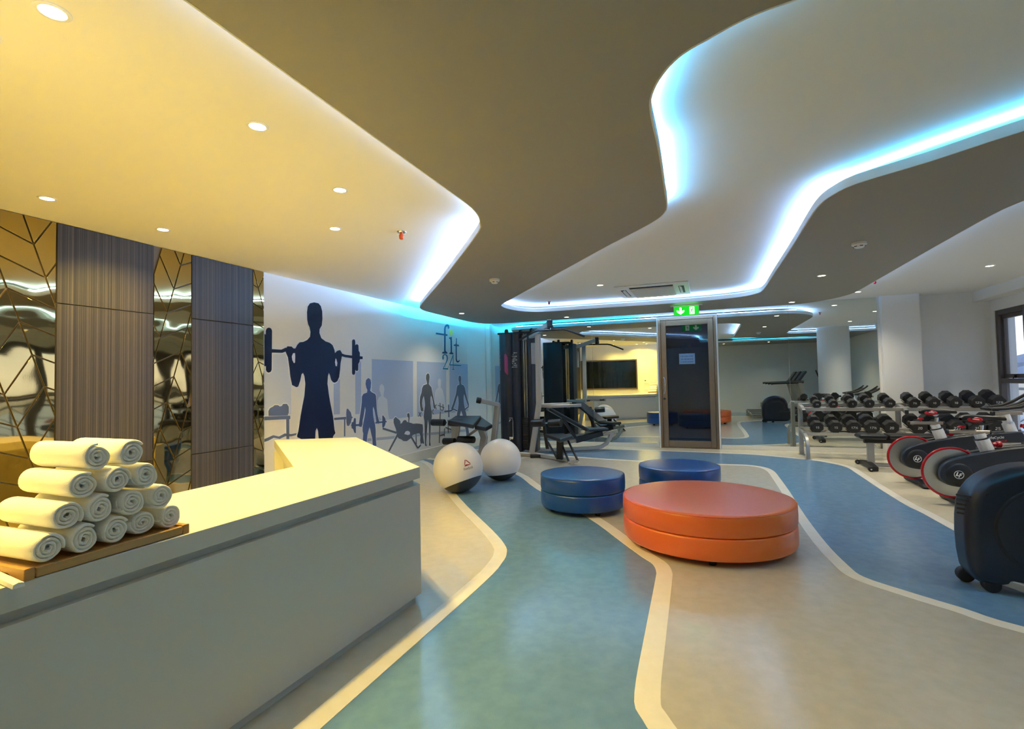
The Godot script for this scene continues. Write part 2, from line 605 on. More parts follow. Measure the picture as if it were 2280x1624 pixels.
	cove(o2.slice(7, 13), blue, 1.3, "cove light on the diagonal panel edge running to the mural wall", 0.3)
	cove(o2.slice(12, 19), cyan, 1.6, "cyan cove light beside the mural wall", 0.9)
	cove(o2.slice(18, 21), cyan, 1.3, "cyan cove light in front of the mirror beside the multi-gym", 0.3)
	cove(o2.slice(20, 24), blue, 0.9, "white-blue cove light in front of the mirror beyond the exit sign", 0.3)
	cove(o2.slice(23, 30), blue, 0.3, "cove light on the panel edge over the dumbbell rack", 0.1)
	cove(o2.slice(29, o2.size()), blue, 0.5, "cove light on the panel edge near the round column", 0.1)
	cove(h2.slice(0, 8), cyan.lerp(blue, 0.5), 0.4, "cove light on the rounded rear end of the ceiling opening", 0.0)
	cove(h2.slice(7, 11), cyan.lerp(blue, 0.7), 0.8, "cove light on the short straight side of the ceiling opening", 0.1)
	cove(h2.slice(10, 18), blue, 0.35, "cove light on the long diagonal side of the ceiling opening", 0.0)
	cove(h2.slice(17, 29), blue, 1.35, "cove light in front of the air conditioner", 0.0)
	cove(h2.slice(28, 33), blue, 1.2, "cove light beside the smoke detector over the blue lane", 0.0)
	cove(h2.slice(32, 37), cyan.lerp(blue, 0.3), 0.6, "cyan cove light on the bend over the elliptical trainer", 0.05)
	cove(h2.slice(36, 46), cyan, 0.5, "cyan cove light at the far right of the ceiling opening", 0.05)

func cove(pts: PackedVector2Array, col: Color, power: float, label: String, lean := 0.3) -> void:
	# the panel lies on one side of the edge: move the strip over it
	var off := PackedVector2Array()
	var sides := []
	for k in pts.size():
		var t := (pts[mini(k + 1, pts.size() - 1)] - pts[maxi(k - 1, 0)]).normalized()
		var s := Vector2(-t.y, t.x)
		if not over_panel(pts[k] + s * 0.05):
			s = -s
		sides.append(s)
		off.append(pts[k] + s * 0.034)
	off = curve(off, 3)
	var mb := MB.new()
	var y := PANEL_Y + PANEL_T
	var line := []
	for p in off:
		line.append(Vector3(p.x, y + 0.006, p.y))
	mb.bar(line, 0.014, 0.008)
	var m := mat(Color.WHITE, 0.5)
	m.emission_enabled = true
	m.emission = col
	m.emission_energy_multiplier = 3.0
	var o := obj("cove_light_strip", mb, m)
	tag(o, label, "light strip", "cove light strips on the dropped panel")
	# its light, in straight pieces
	var acc := 0.0
	var from := off[0]
	for k in range(1, off.size()):
		acc += off[k].distance_to(off[k - 1])
		var chord := from.distance_to(off[k])
		if chord > 0.42 or k == off.size() - 1 or acc > chord * 1.03:
			if chord < 0.02:
				continue
			var mid := (from + off[k]) * 0.5
			var t := (off[k] - from).normalized()
			var s := Vector2(-t.y, t.x)
			if over_panel(mid + s * 0.1) and not over_panel(mid - s * 0.1):
				s = -s
			var L := AreaLight3D.new()
			L.name = "cove_glow"
			L.area_size = Vector2(chord, 0.016)
			L.area_normalize_energy = true
			L.light_color = col
			L.light_energy = power * 1.9 * chord
			L.shadow_enabled = true
			L.area_range = 14.0
			var dir := (Vector3(s.x, 0, s.y) * lean + Vector3.UP).normalized()
			var xx := Vector3(t.x, 0, t.y)
			L.transform = Transform3D(Basis(xx, (-dir).cross(xx).normalized(), -dir), Vector3(mid.x, y + 0.014, mid.y))
			add_child(L, true)
			from = off[k]
			acc = 0.0

var panel_poly: PackedVector2Array
var hole_poly: PackedVector2Array
func over_panel(p: Vector2) -> bool:
	if panel_poly.is_empty():
		panel_poly = pairs(PANEL_OUT)
		panel_poly.append(Vector2(4.06, 0.35))
		hole_poly = pairs(PANEL_HOLE)
	return Geometry2D.is_point_in_polygon(p, panel_poly) and not Geometry2D.is_point_in_polygon(p, hole_poly)

func wall_box(called: String, lo: Vector3, hi: Vector3, mat_: Material, parent: Node = null) -> MeshInstance3D:
	var mb := MB.new()
	mb.box((lo + hi) * 0.5, hi - lo)
	return obj(called, mb, mat_, parent)

func build_walls() -> void:
	var top := CEIL_Y + 0.02
	# left wall, its far end turning slightly in towards the mirror
	var wl := bare("wall_left")
	wl.set_meta("label", "long wall with wood panels, gold mirror tiles and the gym mural")
	obj("plaster", slab(pairs([-4.45, 0.4, -4.45, -4.1, -4.375, -8.95, -4.25, -9.66, -4.25, -9.9, -4.75, -9.9, -4.75, 0.4]), -0.02, top), M.wall, wl)
	var bb := MB.new()
	bb.bar([Vector3(-4.438, 0.08, -4.13), Vector3(-4.365, 0.08, -8.95), Vector3(-4.245, 0.08, -9.6)], 0.024, 0.16)
	struct(obj("baseboard_left", bb, M.skirt))
	var tr := MB.new()
	tr.box(Vector3(-4.21, 1.25, -9.615), Vector3(0.09, 2.47, 0.07), 0.004)
	struct(obj("trim_1", tr, M.wall))
	# far wall behind the mirrors, with the door opening
	var wf := bare("wall_far")
	wall_box("plaster", Vector3(-4.6, -0.02, -9.92), Vector3(-0.84, top, -9.665), M.wall, wf)
	wall_box("plaster", Vector3(0.19, -0.02, -9.92), Vector3(2.6, top, -9.665), M.wall, wf)
	wall_box("plaster", Vector3(-0.84, 2.37, -9.92), Vector3(0.19, top, -9.665), M.wall, wf)
	wall_box("plaster", Vector3(-0.84, -0.02, -9.92), Vector3(0.19, 2.37, -9.84), M.wall, wf)  # unseen plate added behind the glass door to keep sky light from leaking in
	wall_box("pier", Vector3(2.6, -0.02, -9.92), Vector3(3.1, top, -9.56), M.wall, wf)
	wall_box("plaster", Vector3(3.1, -0.02, -10.2), Vector3(4.3, top, -9.86), M.wall, wf)
	wall_box("pilaster", Vector3(3.1, -0.02, -9.9), Vector3(3.3, top, -9.84), M.wall, wf)
	var sk := MB.new()
	sk.box(Vector3(-2.53, 0.035, -9.653), Vector3(3.35, 0.07, 0.03), 0.003)
	struct(obj("baseboard_far", sk, M.skirt))
	sk = MB.new()
	sk.box(Vector3(1.38, 0.035, -9.653), Vector3(2.36, 0.07, 0.03), 0.003)
	struct(obj("baseboard_far", sk, M.skirt))
	# right wall with the window band
	var wr := bare("wall_right")
	wall_box("plaster", Vector3(4.06, -0.02, -10.2), Vector3(4.3, top, -9.72), M.wall, wr)
	wall_box("plaster", Vector3(4.06, 2.17, -9.72), Vector3(4.3, top, -4.6), M.wall, wr)
	wall_box("plaster", Vector3(4.06, -0.02, -4.6), Vector3(4.3, top, 0.5), M.wall, wr)
	wall_box("beam", Vector3(3.86, 2.34, -9.86), Vector3(4.06, top, -4.6), M.wall, wr)
	wall_box("sill_wall", Vector3(4.06, -0.02, -9.72), Vector3(4.3, 0.22, -4.6), M.wall, wr)
	# rear walls: one behind the desk, one behind the camera
	var wb := bare("wall_rear")
	wall_box("plaster", Vector3(-4.6, -0.02, -0.65), Vector3(-1.62, top, -0.45), M.wall, wb)
	wall_box("plaster", Vector3(-1.82, -0.02, -0.45), Vector3(-1.62, top, 0.5), M.wall, wb)
	wall_box("plaster", Vector3(-1.82, -0.02, 0.35), Vector3(4.3, top, 0.55), M.wall, wb)
	# round column, seen in the mirror
	var col := MB.new()
	col.xf.origin = Vector3(3.05, 0, -4.15)
	col.lathe([Vector2(0.36, 0.0), Vector2(0.36, CEIL_Y - 0.001)], 40)
	tag(obj("round_column", col, M.wall), "round white column reflected in the mirror behind the bikes", "column")
	build_windows()
	build_mirror()
	build_wall_panels()

func build_windows() -> void:
	var fr := mat(rgb(92, 84, 80), 0.45, 0.3)
	var gl := mat(Color(0.85, 0.95, 1.0, 0.08), 0.02)
	gl.transparency = BaseMaterial3D.TRANSPARENCY_ALPHA
	var x := 4.12
	var zs := [-9.72, -8.95, -8.1, -7.2, -6.3, -5.4, -4.6]
	for k in zs.size() - 1:
		var w := bare("window_%d" % (k + 1))
		w.set_meta("label", "tall dark framed window with a transom")
		var z0: float = zs[k]
		var z1: float = zs[k + 1]
		var mb := MB.new()
		for zz in [z0 + 0.035, z1 - 0.035]:
			mb.box(Vector3(x, 1.195, zz), Vector3(0.1, 1.95, 0.07), 0.004)
		obj("jamb", mb, fr, w)
		mb = MB.new()
		for yy in [0.255, 1.12, 2.135]:
			mb.box(Vector3(x, yy, (z0 + z1) * 0.5), Vector3(0.098, 0.07, z1 - z0 - 0.139), 0.003)
		obj("rail", mb, fr, w)
		# opening sash
		mb = MB.new()
		var a := z0 + 0.07
		var b := z1 - 0.07
		for yy in [1.19, 2.07]:
			mb.box(Vector3(x + 0.02, yy, (a + b) * 0.5), Vector3(0.05, 0.06, b - a), 0.003)
		for zz in [a + 0.025, b - 0.025]:
			mb.box(Vector3(x + 0.02, 1.63, zz), Vector3(0.049, 0.82, 0.05), 0.003)
		var sash := obj("sash", mb, fr, w)
		mb = MB.new()
		mb.box(Vector3(x + 0.02, 1.63, (a + b) * 0.5), Vector3(0.008, 0.83, b - a - 0.1))
		obj("pane", mb, gl, sash)
		mb = MB.new()
		mb.box(Vector3(x + 0.02, 0.69, (a + b) * 0.5), Vector3(0.008, 0.8, b - a))
		obj("pane", mb, gl, w)
		mb = MB.new()
		mb.box(Vector3(x - 0.02, 1.185, (a + b) * 0.5), Vector3(0.03, 0.05, 0.02), 0.005)
		mb.tube([Vector3(x - 0.04, 1.18, (a + b) * 0.5), Vector3(x - 0.045, 1.15, (a + b) * 0.5)], 0.008, 8)
		obj("catch", mb, M.black, sash)

func build_mirror() -> void:
	var z := MIRROR_Z
	var names := [[-4.165, -2.045, 0.07, CEIL_Y, "wall mirror panel in the corner behind the black weight tower"], [-2.045, -0.845, 0.07, CEIL_Y, "wall mirror panel on the handle side of the glass door"], [-0.845, 0.195, 2.375, CEIL_Y, "strip of mirror above the glass door"], [0.195, 1.295, 0.07, CEIL_Y, "wall mirror panel on the hinge side of the glass door"], [1.295, 2.56, 0.07, CEIL_Y, "wall mirror panel behind the dumbbell rack"]]
	for q in names:
		var mb := MB.new()
		var t := 0.012
		var g := 0.0015
		mb.box(Vector3((q[0] + q[1]) * 0.5, (q[2] + q[3]) * 0.5, z - t * 0.5), Vector3(q[1] - q[0] - 2 * g, q[3] - q[2] - 2 * g, t))
		tag(obj("wall_mirror", mb, M.mirror), q[4], "mirror", "mirror panels of the far wall")
	# glass door in its frame
	var d := bare("door_1")
	d.set_meta("label", "dark glass door in a bronze frame under the exit sign")
	var x0 := -0.84
	var x1 := 0.19
	var zt := z + 0.03
	var mb := MB.new()
	for xx in [x0 + 0.012, x1 - 0.012]:
		mb.box(Vector3(xx, 1.187, zt - 0.04), Vector3(0.024, 2.374, 0.16), 0.002)
	mb.box(Vector3((x0 + x1) * 0.5, 2.362, zt - 0.04), Vector3(x1 - x0 - 0.048, 0.024, 0.16), 0.002)
	obj("white_reveal", mb, M.wall, d)
	mb = MB.new()
	for xx in [x0 + 0.045, x1 - 0.045]:
		mb.box(Vector3(xx, 1.175, zt - 0.02), Vector3(0.042, 2.35, 0.1), 0.003)
	mb.box(Vector3((x0 + x1) * 0.5, 2.33, zt - 0.02), Vector3(x1 - x0 - 0.132, 0.042, 0.1), 0.003)
	obj("frame", mb, M.bronze, d)
	var a := x0 + 0.07
	var b := x1 - 0.07
	mb = MB.new()
	for xx in [a + 0.045, b - 0.045]:
		mb.box(Vector3(xx, 1.16, zt), Vector3(0.09, 2.29, 0.05), 0.004)
	mb.box(Vector3((a + b) * 0.5, 2.255, zt), Vector3(b - a - 0.18, 0.1, 0.05), 0.004)
	mb.box(Vector3((a + b) * 0.5, 0.075, zt), Vector3(b - a - 0.18, 0.12, 0.05), 0.004)
	var leaf := obj("leaf_frame", mb, M.bronze, d)
	mb = MB.new()
	mb.box(Vector3((x0 + x1) * 0.5, 0.006, zt - 0.06), Vector3(x1 - x0 - 0.05, 0.014, 0.2), 0.002)
	obj("threshold", mb, M.bronze, d)
	mb = MB.new()
	mb.box(Vector3((a + b) * 0.5, 1.17, zt - 0.012), Vector3(b - a - 0.16, 2.1, 0.012))
	obj("glass", mb, M.glass_dark, leaf)
	mb = MB.new()
	var hx := a + 0.035
	mb.tube([Vector3(hx, 0.98, zt + 0.02), Vector3(hx, 0.985, zt + 0.05), Vector3(hx + 0.015, 1.03, zt + 0.075), Vector3(hx + 0.02, 1.13, zt + 0.08), Vector3(hx + 0.015, 1.23, zt + 0.075), Vector3(hx, 1.275, zt + 0.05), Vector3(hx, 1.28, zt + 0.02)], 0.011, 10)
	obj("handle", mb, M.chrome, leaf)
	mb = MB.new()
	mb.xf = Transform3D(MB.frame(Vector3(0, 0, 1)), Vector3(hx, 0.885, zt + 0.025))
	mb.lathe([Vector2(0, 0.006), Vector2(0.014, 0.006), Vector2(0.02, 0.0)], 16)
	obj("lock", mb, M.black, leaf)
	# taped notice behind the glass
	var nt := paper_notice()
	mb = MB.new()
	mb.box(Vector3(-0.33, 1.6, zt - 0.004), Vector3(0.27, 0.19, 0.002))
	var pn := obj("paper_notice", mb, nt)
	tag(pn, "sheet of paper with lines of writing on the glass door", "notice")

func paper_notice() -> StandardMaterial3D:
	var im := Image.create(256, 180, false, Image.FORMAT_RGB8)
	im.fill(rgb(120, 140, 160))
	rng.seed = 4
	for row in 3:
		var x := 30
		while x < 225:
			var w := rng.randi_range(5, 15)
			im.fill_rect(Rect2i(x, 28 + row * 48, w, 16), rgb(70, 84, 104))
			x += w + rng.randi_range(3, 9)
	var m := mat(Color.WHITE, 0.6)
	m.albedo_texture = ImageTexture.create_from_image(im)
	m.uv1_triplanar = false
	return m

# wood panels and gold mirror tiles on the left wall
func build_wall_panels() -> void:
	var wl := get_node("wall_left")
	# striated laminate
	var im := Image.create(1024, 64, false, Image.FORMAT_RGB8)
	rng.seed = 11
	var tone := 0.3
	for x in 1024:
		if rng.randf() < 0.4:
			tone = clampf(0.3 + rng.randfn(0.0, 0.14), 0.0, 0.7)
			if rng.randf() < 0.22:
				tone = rng.randf_range(0.7, 1.0)
		for y in 64:
			var c := rgb(25, 23, 20).lerp(rgb(98, 90, 75), clampf(tone * 0.85 + rng.randf() * 0.15, 0, 1))
			im.set_pixel(x, y, c)
	var lam := mat(Color.WHITE, 0.5)
	lam.albedo_texture = ImageTexture.create_from_image(im)
	lam.uv1_triplanar = true
	lam.uv1_world_triplanar = true
	lam.uv1_scale = Vector3(1.4, 0.35, 1.4)
	var gold := mat(rgb(176, 157, 108), 0.03, 1.0)
	gold.normal_enabled = true
	gold.normal_texture = noise_tex(0.008, 512, true, 9.0, null, 31, 1)
	gold.normal_scale = 0.05
	gold.uv1_triplanar = true
	gold.uv1_world_triplanar = true
	gold.uv1_scale = Vector3.ONE * 0.8
	var back := mat(rgb(104, 92, 74), 0.45)
	var X := -4.43
	var seams := [0.0, 0.64, 1.893, CEIL_Y]
	for q in [[-1.212, -0.65], [-2.257 + 0.345, -1.212 - 0.345], [-2.958, -2.257], [-3.981, -3.303]]:
		for k in 3:
			var mb := MB.new()
			var g := 0.003
			mb.box(Vector3(X - 0.01, (seams[k] + seams[k + 1]) * 0.5, (q[0] + q[1]) * 0.5), Vector3(0.024, seams[k + 1] - seams[k] - 2 * g, q[1] - q[0] - 2 * g), 0.002)
			obj("wood_panel", mb, lam, wl)
	var gb := MB.new()
	gb.box(Vector3(X - 0.018, CEIL_Y * 0.5, -2.4), Vector3(0.008, CEIL_Y, 3.46))
	obj("panel_backing", gb, back, wl)
	# gold panels: a lattice of slanted spines with rungs between them
	for q in [[-2.257, -1.912, 1.0, -2.12, 2.292, 1.0], [-1.557, -1.212, -1.0, -1.42, 2.25, 0.9], [-3.303, -2.958, -1.0, -3.196, 2.366, 0.86], [-4.126, -3.981, 1.0, -4.05, 2.3, 1.0]]:
		var gp := Node3D.new()
		gp.name = "gold_panel"
		wl.add_child(gp, true)
		var rect := PackedVector2Array([Vector2(q[0], 0.0), Vector2(q[1], 0.0), Vector2(q[1], CEIL_Y), Vector2(q[0], CEIL_Y)])
		var spines := []
		var at := Vector2(0.006 - 0.145, 0.727 + 0.334 + 0.727)
		for s in 9:
			spines.append(at)
			at += Vector2(0.006, -0.727) if s % 2 == 0 else Vector2(0.145, -0.334)
		# spines[1] is the first measured spine
		var base: Vector2 = spines[1]
		for s in 8:
			for k in range(-14, 16):
				var loop := PackedVector2Array()
				for e in [[s + 1, k], [s, k + 2], [s, k + 3], [s + 1, k + 1]]:
					var nd: Vector2 = spines[e[0]] - base + Vector2(-0.0715, -0.2255) * float(e[1])
					loop.append(Vector2(q[3] + nd.x * q[2] * q[5], q[4] + nd.y))
				for piece in Geometry2D.intersect_polygons(loop, rect):
					for tile in Geometry2D.offset_polygon(piece, -0.0045):
						if tile.size() < 3 or absf(poly_area(tile)) < 0.0012:
							continue
						if Geometry2D.offset_polygon(tile, -0.003).is_empty():
							continue
						tile = Geometry2D.convex_hull(tile)
						tile.remove_at(tile.size() - 1)
						var mb := MB.new()
						# local x -> world z, local y -> world y, depth -> world x
						mb.xf = Transform3D(Basis(Vector3(0, 0, 1), Vector3(0, 1, 0), Vector3(1, 0, 0)), Vector3(X, 0, 0))
						mb.prism(tile, -0.016, 0.0, 0.0015)
						obj("gold_tile", mb, gold, gp)

# ---------------------------------------------------------------- outside the windows
func build_outside() -> void:
	var white := mat(rgb(232, 232, 238), 0.7)
	var so := bare("trim_2")
	so.set_meta("label", "slatted white canopy outside the windows")
	for k in 12:
		var mb := MB.new()
		mb.box(Vector3(4.75 + 0.17 * k, 2.3, -7.4), Vector3(0.155, 0.03, 7.5), 0.003)
		obj("canopy_slat", mb, white, so)
	var mb := MB.new()
	mb.box(Vector3(6.75, 2.26, -7.4), Vector3(0.08, 0.12, 7.5), 0.005)
	obj("canopy_beam", mb, mat(rgb(90, 92, 98), 0.5), so)
	var te := bare("floor_terrace")
	te.set_meta("label", "pale terrace outside the windows")
	obj("paving", slab(pairs([4.31, -3.0, 4.31, -26.0, 30.0, -26.0, 30.0, -3.0]), -0.15, -0.03), mat(rgb(214, 212, 206), 0.8), te)
	var rail := thing("balcony_rail", "dark terrace railing with slanted bars outside the window", "railing", Vector3(5.6, -0.03, 0))
	for yy in [0.95, 0.12]:
		mb = MB.new()
		mb.bar([Vector3(0, yy, -15.0), Vector3(0, yy, -5.0)], 0.04, 0.05)
		obj("rail", mb, M.rail_dark, rail)
	for k in 12:
		mb = MB.new()
		mb.bar([Vector3(0, 0.0, -14.6 + 0.8 * k), Vector3(0, 0.95, -14.6 + 0.8 * k)], 0.04, 0.06, Vector3(1, 0, 0))
		obj("post", mb, M.rail_dark, rail)
		for e in 3:
			mb = MB.new()
			mb.tube([Vector3(0, 0.18 + 0.2 * e, -14.58 + 0.8 * k), Vector3(0, 0.5 + 0.2 * e, -13.82 + 0.8 * k)], 0.01, 6)
			obj("bar", mb, M.rail_dark, rail)
	for q in [[9.5, -20.5, 1.55, "grey terrace parasol farther from the glass"], [8.2, -17.2, 1.2, "small grey terrace parasol near the railing"]]:
		var t := thing("parasol", q[3], "parasol", Vector3(q[0], -0.03, q[1]), 0.0, "parasols on the terrace")
		mb = MB.new()
		mb.lathe([Vector2(1.3, q[2] - 0.12), Vector2(1.3, q[2]), Vector2(0.03, q[2] + 0.35), Vector2(0.001, q[2] + 0.4)], 8, 0.99)
		obj("canopy", mb, mat(rgb(128, 136, 150), 0.7), t)
		mb = MB.new()
		mb.tube([Vector3(0, 0, 0), Vector3(0, q[2] + 0.3, 0)], 0.025, 10)
		obj("pole", mb, M.alu, t)

# ---------------------------------------------------------------- reception desk, towels, ottomans, balls
const DESK := [-1.63, -0.655, -1.565, -2.556, -3.02, -3.845, -3.645, -3.5, -2.318, -2.37, -2.26, -0.655]

func build_desk() -> void:
	var t := thing("reception_desk", "cream reception desk with a bent top and grey front panels", "desk")
	var P := pairs(DESK)
	obj("desk_top", slab(P, 0.705, 0.77, 0.002), M.desk, t)
	var inner := Geometry2D.offset_polygon(P, -0.035)[0]
	obj("recessed_rail", slab(inner, 0.672, 0.705), M.desk, t)
	# front shell: panels under the top along the visitors' side
	var front := [[0, 1], [1, 2]]
	for e in front:
		var a: Vector2 = P[e[0]]
		var b: Vector2 = P[e[1]]
		var d := (b - a).normalized()
		var nin := Vector2(d.y, -d.x)
		if Geometry2D.is_point_in_polygon((a + b) * 0.5 - nin * 0.05, P):
			nin = -nin
		var cut := 0.0 if e[0] == 0 else 0.022
		var q := PackedVector2Array([a, b, b + nin * 0.04 - d * cut, a + nin * 0.04 + d * 0.022])
		obj("front_panel", slab(q, 0.05, 0.672, 0.0015), M.desk, t)
		q = PackedVector2Array([a + nin * 0.035, b + nin * 0.035 - d * 0.02, b + nin * 0.06 - d * 0.03, a + nin * 0.06])
		obj("kick_board", slab(q, 0.0, 0.05), M.desk, t)
	var q2 := PackedVector2Array([P[2], P[3], P[3] + Vector2(0.03, 0.026), P[2] + Vector2(0.03, 0.026)])
	obj("end_panel", slab(q2, 0.0, 0.672, 0.001), M.desk, t)
	# cabinet under the return, with drawer fronts towards the staff side
	var a2 := P[3]
	var b2 := P[4]
	var dd := (b2 - a2).normalized()
	var nn := Vector2(-dd.y, dd.x)
	if not Geometry2D.is_point_in_polygon((a2 + b2) * 0.5 + nn * 0.1, P):
		nn = -nn
	var c0 := a2 + dd * 0.05 + nn * 0.09
	var c1 := a2 + dd * 0.85 + nn * 0.09
	var cab := obj("cabinet", slab(PackedVector2Array([c0, c1, c1 + nn * 0.45, c0 + nn * 0.45]), 0.06, 0.66), M.desk, t)
	for k in 3:
		var y0 := 0.08 + 0.19 * k
		obj("drawer", slab(PackedVector2Array([c0 - nn * 0.02, c1 - nn * 0.02, c1, c0]), y0, y0 + 0.18, 0.002), M.desk, cab)

func spiral_towel(r: float, length: float, sd: int) -> MB:
	# a rolled towel along x: thick outer shell plus spiral ends
	rng.seed = sd
	var mb := MB.new()
	var turns := 3.2
	var seg := 84
	var sheet := 0.0105 * (r / 0.043)
	var prof := []
	var ph := rng.randf() * TAU
	var sq := rng.randf_range(0.9, 1.0)
	for k in seg + 1:
		var f := float(k) / seg
		var a := ph + f * turns * TAU
		var rad := lerpf(r * 0.12, r - sheet * 0.5, f) * (1.0 + 0.035 * sin(a * 2.0 + sd))
		prof.append(Vector2(cos(a) * rad, sin(a) * rad * sq))
	# ribbon of cloth: rounded sheet edge at both ends
	var xs := [0.0, 0.004, 0.011, 0.05, length - 0.05, length - 0.011, length - 0.004, length]
	var hs := [0.35, 0.78, 0.96, 1.0, 1.0, 0.96, 0.78, 0.35]
	var nrm := []
	for k in seg + 1:
		var t: Vector2 = (prof[mini(k + 1, seg)] - prof[maxi(k - 1, 0)]).normalized()
		nrm.append(Vector2(t.y, -t.x))
	for side in [1.0, -1.0]:
		for k in seg:
			for j in xs.size() - 1:
				var P := []
				var N := []
				for e in [[k, j], [k + 1, j], [k + 1, j + 1], [k, j + 1]]:
					var n2: Vector2 = nrm[e[0]]
					var wob := 0.0022 * sin(e[0] * 0.8 + sd) if (e[1] < 3 or e[1] > 4) else 0.0
					var c: Vector2 = prof[e[0]] + n2 * side * sheet * 0.47 * hs[e[1]]
					P.append(Vector3(xs[e[1]] - length + wob, c.y, c.x))
					var ex := 0.0
					if e[1] < 3: ex = -1.1 + 0.4 * e[1]
					elif e[1] > 4: ex = 1.1 - 0.4 * (7 - e[1])
					N.append(Vector3(ex, n2.y * side, n2.x * side).normalized())
				mb.squad(P[0], P[1], P[2], P[3], N[0], N[1], N[2], N[3])
	# end strips that close the sheet
	for j in [0, xs.size() - 1]:
		for k in seg:
			var P := []
			for e in [[k, 1.0], [k + 1, 1.0], [k + 1, -1.0], [k, -1.0]]:
				var wob := 0.0022 * sin(e[0] * 0.8 + sd)
				var c: Vector2 = prof[e[0]] + nrm[e[0]] * e[1] * sheet * 0.47 * 0.35
				P.append(Vector3(xs[j] - length + wob, c.y, c.x))
			mb.quad(P[0], P[1], P[2], P[3], Vector3(1 if j else -1, 0, 0))
	# the loose edge of the sheet
	for j in xs.size() - 1:
		var P := []
		for e in [[j, 1.0], [j + 1, 1.0], [j + 1, -1.0], [j, -1.0]]:
			var c: Vector2 = prof[seg] + nrm[seg] * e[1] * sheet * 0.47 * hs[e[0]]
			P.append(Vector3(xs[e[0]] - length, c.y, c.x))
		var t: Vector2 = (prof[seg] - prof[seg - 1]).normalized()
		mb.quad(P[0], P[1], P[2], P[3], Vector3(0, t.y, t.x))
	# solid core so that nothing shows through the roll
	mb.roll(Vector3(-length + 0.02, 0, 0), Vector3(-0.02, 0, 0), r * 0.85 * sq, 0.004, 20)
	return mb

func build_towels() -> void:
	var terry := mat(rgb(246, 245, 240), 0.95)
	terry.normal_enabled = true
	terry.normal_texture = noise_tex(0.22, 256, true, 6.0, null, 41, 2)
	terry.normal_scale = 0.5
	terry.rim_enabled = true
	terry.rim = 0.25
	tri_tex(terry, 9.0)
	var bamboo := wood_mat(rgb(156, 112, 52), rgb(196, 150, 84), 17)
	# tray with cut-out feet
	var tray := thing("wooden_tray", "bamboo tray under the pile of rolled towels", "tray", Vector3(-1.625, 0.77, -0.985))
	var mb := MB.new()
	mb.box(Vector3(-0.155, 0.017, 0.0), Vector3(0.31, 0.012, 0.432), 0.003)
	obj("board", mb, bamboo, tray)
	for zz in [-0.208, 0.208]:
		mb = MB.new()
		mb.xf = Transform3D(Basis(Vector3(1, 0, 0), Vector3(0, 1, 0), Vector3(0, 0, 1)), Vector3(0, 0, zz))
		mb.prism(pairs([0.002, 0.0, 0.002, 0.03, -0.312, 0.03, -0.312, 0.0, -0.26, 0.0, -0.24, 0.011, -0.07, 0.011, -0.05, 0.0]), -0.012, 0.012, 0.003)
		obj("rail", mb, bamboo, tray)
	mb = MB.new()
	mb.box(Vector3(-0.004, 0.0145, 0.0), Vector3(0.014, 0.026, 0.39), 0.003)
	obj("lip", mb, bamboo, tray)
	# 5 + 4 + 3 + 2 rolls, ends towards the visitors
	var r := 0.0425
	var y0 := 0.77 + 0.0235 + r
	var rows := [5, 4, 3, 2]
	var words := ["in the bottom row", "in the second row up", "in the third row up", "in the top row"]
	var proto := []
	for s in 5:
		proto.append(spiral_towel(r, 0.26, 60 + s).mesh())
	rng.seed = 77
	var z_right := -0.985 - 0.172
	for row in 4:
		for k in rows[row]:
			var z: float = z_right + r * 1.99 * (k + row * 0.5)
			var tw := put_mesh("rolled_towel", proto[(row * 2 + k * 3) % 5], terry)
			var place := ["end one towards the mirror", "second from the mirror end", "third from the mirror end", "fourth from the mirror end", "end one towards the rear wall"]
			var nth: String = place[4] if k == rows[row] - 1 else place[k]
			tag(tw, "rolled white towel " + words[row] + ", " + nth, "towel", "rolled white towels on the tray")
			tw.position = Vector3(-1.64 + rng.randf_range(-0.012, 0.012), y0 + row * r * 1.73, z)
			tw.rotation = Vector3(rng.randf() * TAU, rng.randf_range(-0.04, 0.04), 0)
	# a folded paper sleeve left on the desk
	mb = MB.new()
	var pa := on_y(42, 1304, 0.777)
	var pb := on_y(-60, 1262, 0.779)
	mb.sweep([pa, pa.lerp(pb, 0.5) + Vector3(0, 0.003, 0), pb], PackedVector2Array([Vector2(-0.012, -0.006), Vector2(0.012, -0.006), Vector2(0.01, 0.004), Vector2(0, 0.007), Vector2(-0.01, 0.004)]))
	tag(obj("paper_sleeve", mb, terry), "folded white paper sleeve lying on the desk edge", "paper")

func wood_mat(a: Color, b: Color, sd: int) -> StandardMaterial3D:
	var m := mat(Color.WHITE, 0.38)
	var im := Image.create(64, 256, false, Image.FORMAT_RGB8)
	rng.seed = sd
	for y in 256:
		var t := rng.randf() if y % 3 == 0 else 0.5
		for x in 64:
			im.set_pixel(x, y, a.lerp(b, clampf(t * 0.7 + rng.randf() * 0.25, 0, 1)))
	m.albedo_texture = ImageTexture.create_from_image(im)
	m.uv1_triplanar = true
	m.uv1_scale = Vector3(2, 12, 2)
	return m

